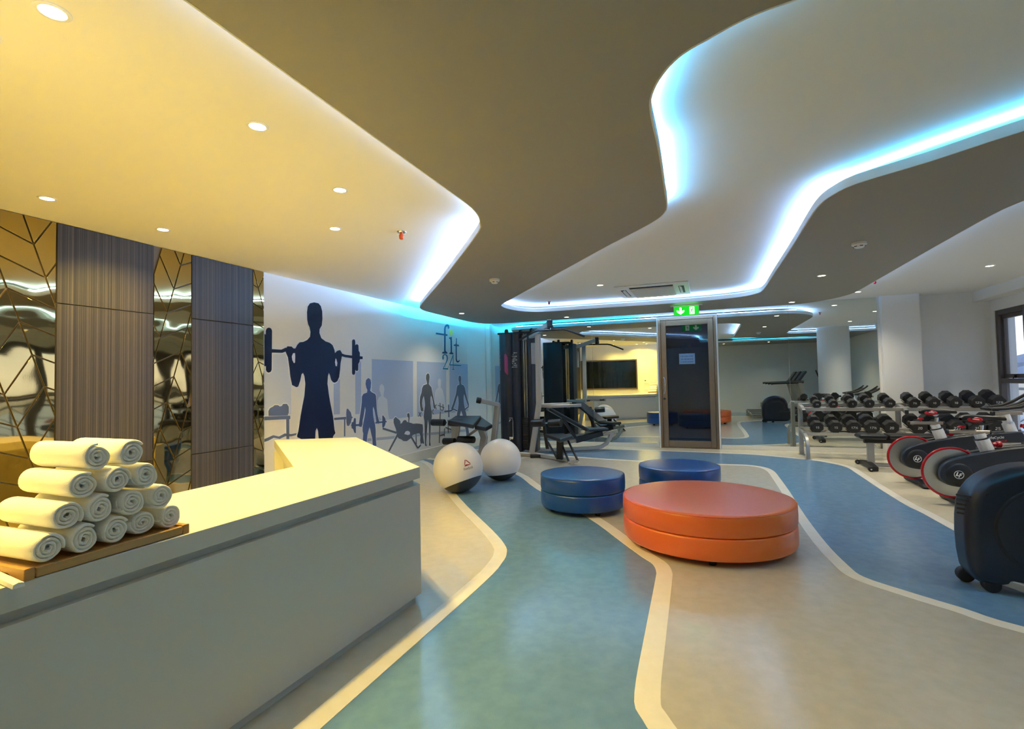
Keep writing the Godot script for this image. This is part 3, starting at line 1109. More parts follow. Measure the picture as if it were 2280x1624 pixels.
func build_ottomans() -> void:
	var foot := mat(rgb(22, 20, 20), 0.5)
	for q in [[-0.042, -4.2, 0.619, "round_ottoman", "large round orange leather ottoman", "orange", M.orange], [-1.174, -4.916, 0.407, "round_ottoman", "small round blue leather ottoman between the exercise balls and the orange ottoman", "blue", M.blue_leather], [-0.31, -5.635, 0.408, "round_ottoman", "small round blue leather ottoman behind the orange one, towards the glass door", "blue", M.blue_leather]]:
		var t := thing(q[3], q[4], "ottoman", Vector3(q[0], 0, q[1]), 0.0, "round ottomans")
		var R: float = q[2]
		var b := 0.016
		var mb := MB.new()
		mb.lathe([Vector2(0, 0.045), Vector2(R - 0.02, 0.045), Vector2(R - 0.006, 0.05), Vector2(R, 0.062), Vector2(R + 0.002, 0.12), Vector2(R, 0.182), Vector2(R - 0.004, 0.192), Vector2(R - 0.012, 0.197), Vector2(0, 0.197)], 72)
		obj("base_drum", mb, q[6], t)
		mb = MB.new()
		mb.lathe([Vector2(0, 0.198), Vector2(R - 0.012, 0.198), Vector2(R - 0.003, 0.203), Vector2(R + 0.001, 0.213), Vector2(R + 0.003, 0.27), Vector2(R + 0.001, 0.328), Vector2(R - 0.004, 0.338), Vector2(R - b, 0.345), Vector2(R - 0.04, 0.3485), Vector2(R * 0.6, 0.352), Vector2(0, 0.354)], 72)
		var cush := obj("cushion", mb, q[6], t)
		mb = MB.new()
		var seam := []
		for k in 64:
			seam.append(Vector3(cos(TAU * k / 64) * (R - 0.001), 0.3385, sin(TAU * k / 64) * (R - 0.001)))
		mb.tube(seam, 0.0022, 6, true)
		obj("piping", mb, q[6], cush)
		var nf := 6 if R > 0.5 else 4
		for k in nf:
			var a := TAU * k / nf + (1.5 if R > 0.5 else 0.9)
			mb = MB.new()
			mb.xf.origin = Vector3(cos(a) * (R - 0.09), 0, sin(a) * (R - 0.09))
			mb.lathe([Vector2(0, 0.003), Vector2(0.02, 0.003), Vector2(0.024, 0.008), Vector2(0.028, 0.046)], 16)
			obj("foot", mb, foot, t)

func build_balls() -> void:
	var wm := mat(rgb(222, 222, 226), 0.3)
	wm.normal_enabled = true
	wm.normal_texture = noise_tex(0.1, 256, true, 1.5, null, 5, 2)
	wm.normal_scale = 0.06
	tri_tex(wm, 6.0)
	var dk := mat(rgb(40, 42, 46), 0.45)
	for q in [[1020.0, 1041.0, 0.283, 0.32, 0.25, "large white exercise ball with a red triangle logo and tilted dark base", true], [1114.5, 1023.5, 0.262, 0.1, 0.05, "white exercise ball with level dark base and no logo", false]]:
		var R: float = q[2]
		var c := on_y(q[0], q[1], R)
		var t := thing("exercise_ball", q[5], "ball", Vector3(c.x, 0, c.z), 0.0, "exercise balls")
		var inner := Node3D.new()
		# the dark cap sits low, tilted towards the camera's right
		var to_cam := (EYE - c); to_cam.y = 0; to_cam = to_cam.normalized()
		var right := to_cam.cross(Vector3.UP) * -1.0
		var axis := (Vector3.DOWN + right * float(q[3]) + to_cam * float(q[4])).normalized()
		var fr := Transform3D(MB.frame(-axis), Vector3(0, R, 0))
		var cut := -0.62 if q[6] else -0.66
		var up := []
		var lo := []
		for k in 29:
			var a := lerpf(asin(cut), PI * 0.5, k / 28.0)
			up.append(Vector2(maxf(0.0001, cos(a)) * R, sin(a) * R))
		for k in 13:
			var a := lerpf(-PI * 0.5, asin(cut), k / 12.0)
			lo.append(Vector2(maxf(0.0001, cos(a)) * R, sin(a) * R))
		var mb := MB.new(); mb.xf = fr
		mb.lathe(up, 64, 0.2)
		var shell := obj("white_shell", mb, wm, t)
		mb = MB.new(); mb.xf = fr
		mb.lathe(lo, 64, 0.2)
		obj("dark_base", mb, dk, t)
		# valve plug on top
		mb = MB.new()
		mb.xf.origin = Vector3(0, R * 2.0 - 0.004, 0)
		mb.lathe([Vector2(0.0001, 0.006), Vector2(0.012, 0.005), Vector2(0.014, 0.0)], 16)
		obj("valve", mb, wm, t)
		if q[6]:
			ball_logo(shell, c, R)

# print laid on the sphere: 2D outline (metres) wrapped around the point seen at a pixel
func on_ball(p: Vector2, R: float, o: Vector3, rx: Vector3, ry: Vector3, lift: float) -> Vector3:
	var d := (o * R + rx * p.x + ry * p.y).normalized()
	return Vector3(0, R, 0) + d * (R + lift)

func ball_logo(t: Node3D, c: Vector3, R: float) -> void:
	var rd := ray(1041, 1034).normalized()
	var oc := EYE - Vector3(c.x, R, c.z)
	var bq := oc.dot(rd)
	var hit := EYE + rd * (-bq - sqrt(maxf(0.0, bq * bq - oc.length_squared() + R * R)))
	var o := (hit - Vector3(c.x, R, c.z)).normalized()
	var ry := (Vector3.UP - o * o.dot(Vector3.UP)).normalized()
	var rx := ry.cross(o).normalized()
	var tw := 0.16
	var ax := rx * cos(tw) + ry * sin(tw)
	var ay := ry * cos(tw) - rx * sin(tw)
	var redm := mat(rgb(140, 24, 48), 0.35)
	var blk := mat(rgb(34, 34, 48), 0.35)
	# three bars of the triangle
	for bars in [pairs([-0.044, -0.012, -0.018, 0.056, -0.008, 0.052, -0.028, 0.008]), pairs([-0.004, 0.055, 0.042, -0.004, 0.026, -0.001, -0.008, 0.042]), pairs([-0.042, -0.018, 0.044, -0.011, 0.02, -0.0045, -0.026, 0.003])]:
		var mb := MB.new()
		wrap_poly(mb, bars, R, o, ax, ay)
		obj("logo_bar", mb, redm, t)
	var tm := TextMesh.new()
	tm.text = "Reebok"
	tm.font = sans()
	tm.font_size = 64
	tm.pixel_size = 0.0006
	tm.depth = 0.0
	var arr := tm.surface_get_arrays(0)
	var mb2 := MB.new()
	var vs: PackedVector3Array = arr[Mesh.ARRAY_VERTEX]
	var ix: PackedInt32Array = arr[Mesh.ARRAY_INDEX]
	for k in range(0, ix.size(), 3):
		var P := []
		for e in 3:
			var w := vs[ix[k + e]]
			P.append(on_ball(Vector2(w.x * 0.92, w.y * 1.0 - 0.045), R, o, ax, ay, 0.0008))
		mb2.tri(P[0], P[1], P[2], o, o, o)
	obj("logo_text", mb2, blk, t)

func wrap_poly(mb: MB, poly: PackedVector2Array, R: float, o: Vector3, ax: Vector3, ay: Vector3) -> void:
	var tris := Geometry2D.triangulate_polygon(poly)
	for k in range(0, tris.size(), 3):
		wrap_tri(mb, poly[tris[k]], poly[tris[k + 1]], poly[tris[k + 2]], R, o, ax, ay, 3)

func wrap_tri(mb: MB, a: Vector2, b: Vector2, c: Vector2, R: float, o: Vector3, ax: Vector3, ay: Vector3, depth: int) -> void:
	if depth > 0:
		var p := (a + b) * 0.5
		var q := (b + c) * 0.5
		var r := (c + a) * 0.5
		for e in [[a, p, r], [p, b, q], [r, q, c], [p, q, r]]:
			wrap_tri(mb, e[0], e[1], e[2], R, o, ax, ay, depth - 1)
		return
	mb.tri(on_ball(a, R, o, ax, ay, 0.0009), on_ball(b, R, o, ax, ay, 0.0009), on_ball(c, R, o, ax, ay, 0.0009), o, o, o)

func sans() -> SystemFont:
	var f := SystemFont.new()
	f.font_names = PackedStringArray(["Droid Sans"])
	return f

# ---------------------------------------------------------------- lamps and ceiling devices
func downlight(at: Vector3, energy: float, label: String, col: Color, angle := 62.0) -> void:
	var t := thing("downlight", label, "downlight", at, 0.0, "recessed downlights")
	var mb := MB.new()
	mb.lathe([Vector2(0.036, 0.004), Vector2(0.037, -0.004), Vector2(0.046, -0.005), Vector2(0.05, -0.002), Vector2(0.05, 0.001)], 28)
	obj("trim_ring", mb, M.white_paint, t)
	mb = MB.new()
	mb.lathe([Vector2(0.0001, -0.003), Vector2(0.037, -0.003)], 28)
	var m := mat(Color.WHITE, 0.5)
	m.emission_enabled = true
	m.emission = Color(1.0, 0.95, 0.8)
	m.emission_energy_multiplier = 9.0
	obj("lamp", mb, m, t)
	var s := SpotLight3D.new()
	s.name = "downlight_beam"
	s.light_color = col
	s.light_energy = energy
	s.spot_range = 14.0
	s.spot_angle = angle
	s.spot_angle_attenuation = 0.85
	s.light_size = 0.035
	s.shadow_enabled = true
	s.rotation.x = -PI / 2
	s.position.y = -0.012
	t.add_child(s)

func build_lamps() -> void:
	var warm := Color(1.0, 0.86, 0.42)
	var mild := Color(1.0, 0.95, 0.84)
	var Y := CEIL_Y
	var P := PANEL_Y
	for q in [[-1.96, -0.98, "over the towel tray on the desk"], [-1.96, -1.79, "over the middle of the reception desk"], [-2.14, -2.586, "over the bend of the reception desk"], [-2.712, -3.216, "over the end of the reception desk"], [-3.93, -1.947, "in front of the gold tiles"], [-3.92, -2.685, "in front of the wide wood panel"], [-3.1, -1.2, "over the staff side of the desk near the screen"], [-2.3, -0.95, "close to the wall with the screen"]]:
		downlight(Vector3(q[0], Y, q[1]), 2.0, "warm recessed downlight " + q[2], warm, 72.0)
	downlight(Vector3(-1.27, Y, -6.573), 1.5, "recessed downlight in the opening beside the air conditioner", mild)
	downlight(Vector3(3.11, Y, -7.486), 1.5, "recessed downlight in the white ceiling in front of the window", mild)
	downlight(Vector3(3.11, Y, -5.6), 1.5, "recessed downlight in the white ceiling above the bikes' handlebars", mild)
	downlight(Vector3(2.136, Y, -8.9), 1.5, "recessed downlight in the white ceiling over the dumbbell rack", mild)
	downlight(Vector3(-3.7, P, -7.394), 0.9, "recessed downlight in the grey panel over the leg curl bench", mild)
	downlight(Vector3(-2.3, P, -8.74), 1.5, "recessed downlight in the grey panel over the weight tower", mild)
	downlight(Vector3(1.24, P, -8.74), 1.5, "recessed downlight in the grey panel in front of the mirror seam", mild)
	downlight(Vector3(1.24, P, -6.58), 1.5, "recessed downlight in the grey panel over the blue lane", mild)
	downlight(Vector3(-0.55, P, -0.55), 0.2, "recessed downlight in the grey panel near the entrance", mild)
	downlight(Vector3(0.55, P, -0.9), 0.2, "recessed downlight in the grey panel behind the ceiling opening", mild)
	downlight(Vector3(2.9, P, -3.3), 1.5, "recessed downlight in the grey panel next to the round column", mild)
	downlight(Vector3(1.9, P, -0.9), 0.8, "recessed downlight in the grey panel over the treadmills", mild)

# ---------------------------------------------------------------- things on the ceiling and the rear wall
func build_ceiling_things() -> void:
	for q in [[-2.148, -5.109, "white smoke detector on the grey panel towards the mural wall"], [1.245, -5.08, "white smoke detector on the grey panel towards the windows"]]:
		var t := thing("smoke_detector", q[2], "smoke detector", Vector3(q[0], PANEL_Y, q[1]), 0.0, "smoke detectors")
		var mb := MB.new()
		mb.lathe([Vector2(0.0001, -0.048), Vector2(0.028, -0.048), Vector2(0.034, -0.044), Vector2(0.05, -0.026), Vector2(0.056, -0.022), Vector2(0.056, 0.0)], 32)
		obj("housing", mb, M.white_paint, t)
		mb = MB.new()
		for k in 6:
			var a := TAU * k / 6 + 0.4
			mb.box(Vector3(cos(a) * 0.042, -0.036, sin(a) * 0.042), Vector3(0.004, 0.009, 0.024), 0.001, Basis(Vector3.UP, -a) * Basis(Vector3(0, 0, 1), 0.75))
		obj("slot", mb, M.black, t)
	for q in [[-2.29, CEIL_Y, -3.51, rgb(226, 88, 24), 1.25, "orange capped sprinkler head in the yellow lit ceiling"], [-2.27, CEIL_Y, -7.58, rgb(190, 40, 60), 1.0, "red sprinkler head in the ceiling opening near the mural"], [2.09, CEIL_Y, -7.9, rgb(200, 40, 48), 1.0, "red sprinkler head at the panel edge near the dumbbell rack"]]:
		var t := thing("sprinkler_head", q[5], "sprinkler", Vector3(q[0], q[1], q[2]), 0.0, "sprinkler heads")
		var s: float = q[4]
		var mb := MB.new()
		mb.lathe([Vector2(0.008, -0.012 * s), Vector2(0.022 * s, -0.01 * s), Vector2(0.03 * s, -0.004), Vector2(0.031 * s, 0.0)], 24)
		obj("rose", mb, M.chrome, t)
		mb = MB.new()
		mb.lathe([Vector2(0.0001, -0.05 * s), Vector2(0.01 * s, -0.05 * s), Vector2(0.0155 * s, -0.043 * s), Vector2(0.0165 * s, -0.024 * s), Vector2(0.013 * s, -0.018 * s), Vector2(0.009, -0.01 * s)], 16)
		obj("cap", mb, mat(q[3], 0.45), t)
	# air conditioner cassette
	var ac := thing("air_conditioner", "white square ceiling cassette air conditioner in the wavy opening", "air conditioner", Vector3(-0.66, CEIL_Y, -7.26))
	var w := mat(rgb(232, 232, 228), 0.45)
	var mb := MB.new()
	var h := 0.475
	mb.box(Vector3(0, -0.012, 0), Vector3(h * 2, 0.024, h * 2), 0.008)
	obj("fascia", mb, w, ac)
	mb = MB.new()
	mb.box(Vector3(0, -0.032, 0), Vector3(0.56, 0.018, 0.56), 0.01)
	obj("intake_grille", mb, mat(rgb(206, 206, 202), 0.5), ac)
	for k in 4:
		var b := Basis(Vector3.UP, k * PI / 2)
		mb = MB.new()
		mb.box(b * Vector3(0, -0.0245, 0.375), (Vector3(0.56, 0.004, 0.07) if k % 2 == 0 else Vector3(0.07, 0.004, 0.56)), 0.001)
		obj("outlet", mb, mat(rgb(46, 48, 52), 0.6), ac)
		mb = MB.new()
		mb.box(b * Vector3(0, -0.033, 0.366), Vector3(0.55, 0.005, 0.04), 0.001, b * Basis(Vector3(1, 0, 0), 0.5))
		obj("louvre", mb, w, ac)
	# exit sign
	var ex := thing("exit_sign", "green lit exit sign with arrow and running man above the door", "sign", Vector3(-0.27, PANEL_Y, -8.22), 0.0)
	mb = MB.new()
	mb.box(Vector3(0, -0.008, 0), Vector3(0.47, 0.016, 0.07), 0.003)
	obj("mounting_bar", mb, M.white_paint, ex)
	mb = MB.new()
	mb.box(Vector3(0, -0.093, 0), Vector3(0.372, 0.156, 0.012), 0.002)
	obj("edge", mb, M.white_paint, ex)
	var gm := mat(rgb(0, 150, 30), 0.4)
	gm.emission_enabled = true
	gm.emission = Color(0.0, 0.72, 0.06)
	gm.emission_energy_multiplier = 1.0
	var wm := mat(Color.WHITE, 0.4)
	wm.emission_enabled = true
	wm.emission = Color(0.9, 1.0, 0.9)
	wm.emission_energy_multiplier = 1.3
	for sg in [1.0, -1.0]:
		var f := Transform3D(Basis(Vector3(sg, 0, 0), Vector3.UP, Vector3(0, 0, sg)), Vector3(0, -0.093, 0))
		mb = MB.new(); mb.xf = f
		mb.box(Vector3(0, 0, 0.0065), Vector3(0.352, 0.138, 0.003))
		var gf := obj("green_face", mb, gm, ex)
		# down arrow; running man on a white doorway
		mb = MB.new(); mb.xf = f
		mb.prism(pairs([-0.1, 0.052, -0.068, 0.052, -0.068, 0.0, -0.03, 0.014, -0.03, -0.014, -0.084, -0.056, -0.138, -0.014, -0.138, 0.014, -0.1, 0.0]), 0.008, 0.0095)
		obj("arrow", mb, wm, gf)
		mb = MB.new(); mb.xf = f
		mb.prism(pairs([0.046, -0.056, 0.046, 0.058, 0.118, 0.058, 0.118, -0.056]), 0.008, 0.009)
		obj("doorway", mb, wm, gf)
		mb = MB.new(); mb.xf = f
		mb.prism(disc(Vector2(0.092, 0.036), 0.009, 14), 0.0092, 0.0105)
		for st in [[[0.086, 0.024, 0.076, -0.006], 0.016], [[0.076, -0.004, 0.092, -0.022, 0.086, -0.046], 0.009], [[0.076, -0.006, 0.066, -0.026, 0.05, -0.03], 0.009], [[0.086, 0.022, 0.1, 0.008, 0.112, 0.012], 0.007], [[0.084, 0.022, 0.064, 0.014, 0.056, 0.0], 0.007]]:
			mb.prism(stroke(pairs(st[0]), st[1]), 0.0092, 0.0105)
		obj("running_man", mb, gm, gf)
	var sl := AreaLight3D.new()
	sl.name = "sign_glow"
	sl.area_size = Vector2(0.34, 0.13)
	sl.area_normalize_energy = true
	sl.light_color = Color(0.35, 1.0, 0.5)
	sl.light_energy = 0.025
	sl.shadow_enabled = true
	sl.position = Vector3(0, -0.093, 0.02)
	sl.rotation.y = PI
	ex.add_child(sl)
	# rear wall behind the desk, seen in the mirror
	var z := -0.65
	var tv := thing("wall_screen", "wide dark glass screen in a bronze frame on the rear wall", "screen", Vector3(-3.37, 0.9, z))
	mb = MB.new()
	for yy in [0.02, 1.055]:
		mb.box(Vector3(0, yy, -0.02), Vector3(2.06, 0.045, 0.05), 0.004)
	for xx in [-1.01, 1.01]:
		mb.box(Vector3(xx, 0.5375, -0.02), Vector3(0.045, 0.99, 0.05), 0.004)
	obj("frame", mb, M.bronze, tv)
	mb = MB.new()
	mb.box(Vector3(0, 0.5375, -0.012), Vector3(1.98, 0.99, 0.016))
	obj("glass", mb, M.glass_dark, tv)
	var th := thing("thermostat", "small white thermostat with a dark display on the rear wall", "thermostat", Vector3(-2.07, 1.1, z))
	mb = MB.new(); mb.box(Vector3(0, 0.06, -0.011), Vector3(0.09, 0.13, 0.02), 0.004)
	obj("case", mb, M.white_paint, th)
	mb = MB.new(); mb.box(Vector3(0, 0.095, -0.022), Vector3(0.05, 0.03, 0.002))
	obj("display", mb, M.black, th)
	for q in [[-1.93, 1.1, "white switch plate beside the thermostat"], [-1.79, 1.1, "white switch plate at the corner of the rear wall"], [-2.07, 0.86, "white socket plate under the thermostat"], [-1.93, 0.86, "white socket plate low beside the towels' corner"]]:
		var sp := thing("wall_plate", q[2], "switch", Vector3(q[0], q[1], z), 0.0, "switch and socket plates")
		mb = MB.new(); mb.box(Vector3(0, 0.045, -0.006), Vector3(0.12, 0.085, 0.011), 0.003)
		obj("plate", mb, M.white_paint, sp)
		mb = MB.new()
		for xx in [-0.028, 0.028]:
			mb.box(Vector3(xx, 0.045, -0.0135), Vector3(0.035, 0.05, 0.005), 0.001)
		obj("rocker", mb, M.white_paint, sp)

func disc(c: Vector2, r: float, n := 24, ry := -1.0) -> PackedVector2Array:
	var out := PackedVector2Array()
	for k in n:
		out.append(c + Vector2(cos(TAU * k / n) * r, sin(TAU * k / n) * (r if ry < 0 else ry)))
	return out

# outline of a line with width
func stroke(p: PackedVector2Array, w: float, w1 := -1.0) -> PackedVector2Array:
	var l := PackedVector2Array()
	var r := PackedVector2Array()
	var m := p.size()
	for k in m:
		var t := (p[mini(k + 1, m - 1)] - p[maxi(k - 1, 0)]).normalized()
		var ww := w if w1 < 0 else lerpf(w, w1, float(k) / (m - 1))
		var s := Vector2(-t.y, t.x) * ww * 0.5
		l.append(p[k] + s); r.append(p[k] - s)
	r.reverse()
	l.append_array(r)
	return l

# ---------------------------------------------------------------- dumbbells and rack
func pz(x: float, y: float, z: float) -> Vector3:
	return on_z(x, y, z)

func make_dumbbell(r: float, number: String) -> Array:
	# parts of a dumbbell along z, its numbered end at +z; returns [[name, mesh, material]]
	var out := []
	var sep := 0.075 + r * 0.35
	var dep := 0.05 + r * 0.55
	for sg in [1.0, -1.0]:
		var mb := MB.new()
		var oc := PackedVector2Array()
		for k in 8:
			oc.append(Vector2(cos(TAU * (k + 0.5) / 8), sin(TAU * (k + 0.5) / 8)) * r * 1.06)
		var a: float = sg * (sep - dep * 0.0)
		var z0 := minf(a - sg * 0.02, a + sg * dep)
		var z1 := maxf(a - sg * 0.02, a + sg * dep)
		mb.prism(oc, z0, z1, r * 0.18)
		out.append(["head", mb.mesh(), M.rubber])
	var mb := MB.new()
	mb.tube([Vector3(0, 0, -sep + 0.01), Vector3(0, 0, -sep * 0.5), Vector3(0, 0, 0), Vector3(0, 0, sep * 0.5), Vector3(0, 0, sep - 0.01)], 0.016, 12, false, [0.85, 0.95, 1.1, 0.95, 0.85])
	out.append(["handle", mb.mesh(), M.chrome])
	mb = MB.new()
	mb.prism(disc(Vector2.ZERO, r * 0.62, 20), sep + dep - 0.001, sep + dep + 0.0015)
	out.append(["end_disc", mb.mesh(), M.black])
	if number != "":
		var tm := TextMesh.new()
		tm.text = number
		tm.font = sans()
		tm.font_size = 48
		tm.pixel_size = r * 0.011
		tm.depth = 0.001
		out.append(["number", tm, M.white_paint])
		out.append(["number_at", Vector3(0, 0, sep + dep + 0.002), null])
	return out

func build_rack() -> void:
	var L := 2.66
	var rk := thing("dumbbell_rack", "two-tier silver dumbbell rack in front of the mirror", "rack", Vector3(1.37, 0, 0))
	for xx in [0.0, 1.3, L]:
		var mb := MB.new()
		mb.bar([Vector3(xx, 0.004, -9.26), Vector3(xx, 0.8, -9.26)], 0.05, 0.065, Vector3(1, 0, 0))
		obj("upright", mb, M.silver, rk)
		mb = MB.new()
		mb.bar([Vector3(xx, 0.775, -9.3), Vector3(xx, 0.755, -9.1), Vector3(xx, 0.7, -8.9)], 0.05, 0.06)
		obj("top_arm", mb, M.silver, rk)
		mb = MB.new()
		mb.box(Vector3(xx, 0.698, -8.894), Vector3(0.046, 0.054, 0.012), 0.003)
		obj("end_cap", mb, M.black, rk)
		mb = MB.new()
		mb.bar([Vector3(xx, 0.4, -9.27), Vector3(xx, 0.37, -9.05), Vector3(xx, 0.335, -8.86), Vector3(xx, 0.29, -8.75), Vector3(xx, 0.2, -8.7), Vector3(xx, 0.004, -8.69)], 0.052, 0.05, Vector3(1, 0, 0))
		obj("front_leg", mb, M.silver, rk)
		mb = MB.new()
		mb.box(Vector3(xx, 0.004, -8.69), Vector3(0.09, 0.008, 0.08), 0.002)
		mb.box(Vector3(xx, 0.004, -9.26), Vector3(0.09, 0.008, 0.09), 0.002)
		obj("foot_plate", mb, M.silver, rk)
	for q in [[0.79, -9.22], [0.735, -8.98], [0.42, -9.16], [0.365, -8.93]]:
		var mb := MB.new()
		mb.bar([Vector3(-0.02, q[0], q[1]), Vector3(L + 0.02, q[0], q[1])], 0.02, 0.055, Vector3(0, 1, 0.35))
		obj("rail", mb, M.silver, rk)
	# dumbbells on saddles
	var tilt := 0.24
	var upper := [1819.4, 1855.9, 1898.0, 1935.7, 1981.3, 2035.5, 2078.8, 2126.7, 2175.8, 2222.0]
	var lower := [1819.4, 1860.4, 1901.0, 1942.0, 1983.6, 2046.0, 2085.0, 2129.0, 2172.0, 2217.0]
	var un := ["2½", "2½", "5", "5", "7½", "7½", "10", "10", "12½", "12½"]
	var ln := ["15", "15", "17½", "17½", "20", "20", "22½", "22½", "25", "25"]
	for tier in 2:
		var made := {}
		for k in 10:
			var r := (0.055 + 0.0032 * k) if tier == 0 else (0.085 + 0.0022 * k)
			var zc := -9.09 if tier == 0 else -9.04
			var px: float = (upper if tier == 0 else lower)[k]
			var at := pz(px, 905.0 if tier == 0 else 964.0, zc + 0.15)
			var railmid := 0.7925 if tier == 0 else 0.4225
			var y := railmid + r * 1.02 + 0.004
			var num: String = (un if tier == 0 else ln)[k]
			var words := "small black dumbbell" if tier == 0 else "big black octagonal dumbbell"
			var pos: String = ["at the free end of the", "second along the", "third along the", "fourth along the", "fifth along the", "sixth along the", "seventh along the", "eighth along the", "ninth along the", "nearest the window on the"][k]
			var t := thing("dumbbell", "%s %s %s tier of the rack" % [words, pos, "upper" if tier == 0 else "lower"], "dumbbell", Vector3(at.x, y, zc), 0.0, "dumbbells on the rack")
			t.rotation.x = tilt
			var parts := make_dumbbell(r, num)
			for p in parts:
				if p[0] == "number_at":
					continue
				elif p[0] == "number":
					var o := put_mesh(p[0], p[1], p[2], t.get_node("end_disc"))
					o.position = parts[parts.size() - 1][1]
				else:
					put_mesh(p[0], p[1], p[2], t)
			# saddle of the rack under it
			for dz in [-0.11, 0.11]:
				var mb := MB.new()
				mb.xf = Transform3D(Basis(Vector3(1, 0, 0), tilt), Vector3(at.x - 1.37, y, zc))
				var arc := []
				for e in 7:
					var a := lerpf(PI * 1.18, PI * 1.82, e / 6.0)
					arc.append(Vector3(cos(a) * (r * 1.06 + 0.0075), sin(a) * (r * 1.06 + 0.0075), dz))
				mb.bar(arc, 0.008, 0.05, Vector3(0, 0, 1))
				obj("saddle", mb, M.black, rk)

func build_bench() -> void:
	var t := thing("weight_bench", "black flat weight bench in front of the dumbbell rack", "bench", Vector3(1.86, 0, -8.1))
	var mb := MB.new()
	mb.box(Vector3(0.16, 0.425, 0), Vector3(0.32, 0.06, 0.28), 0.022)
	obj("seat_pad", mb, M.pad, t)
	mb = MB.new()
	mb.box(Vector3(0.76, 0.43, 0), Vector3(0.86, 0.06, 0.28), 0.022)
	obj("back_pad", mb, M.pad, t)
	mb = MB.new()
	mb.bar([Vector3(0.08, 0.365, 0), Vector3(1.15, 0.37, 0)], 0.07, 0.06)
	obj("rail", mb, M.black, t)
	mb = MB.new()
	mb.bar([Vector3(0.15, 0.34, 0), Vector3(0.15, 0.05, 0)], 0.06, 0.08, Vector3(1, 0, 0))
	obj("post", mb, M.silver, t)
	mb = MB.new()
	mb.bar([Vector3(1.0, 0.34, 0), Vector3(1.12, 0.05, 0)], 0.06, 0.08, Vector3(1, 0, 0))
	obj("post", mb, M.silver, t)
	mb = MB.new()
	mb.bar([Vector3(0.1, 0.045, 0), Vector3(1.16, 0.045, 0)], 0.06, 0.05)
	obj("base_beam", mb, M.silver, t)
	for xx in [0.12, 1.13]:
		mb = MB.new()
		mb.bar([Vector3(xx, 0.035, -0.3), Vector3(xx, 0.055, -0.12), Vector3(xx, 0.055, 0.12), Vector3(xx, 0.035, 0.3)], 0.07, 0.06)
		obj("stabiliser", mb, M.black, t)
	for zz in [-0.31, 0.31]:
		mb = MB.new()
		mb.roll(Vector3(0.07, 0.032, zz - 0.018), Vector3(0.07, 0.032, zz + 0.018), 0.032, 0.005, 18)
		obj("wheel", mb, M.rubber, t)
		mb = MB.new()
		mb.roll(Vector3(0.07, 0.032, zz - 0.02), Vector3(0.07, 0.032, zz + 0.02), 0.01, 0.002, 10)
		obj("axle", mb, M.chrome, t)

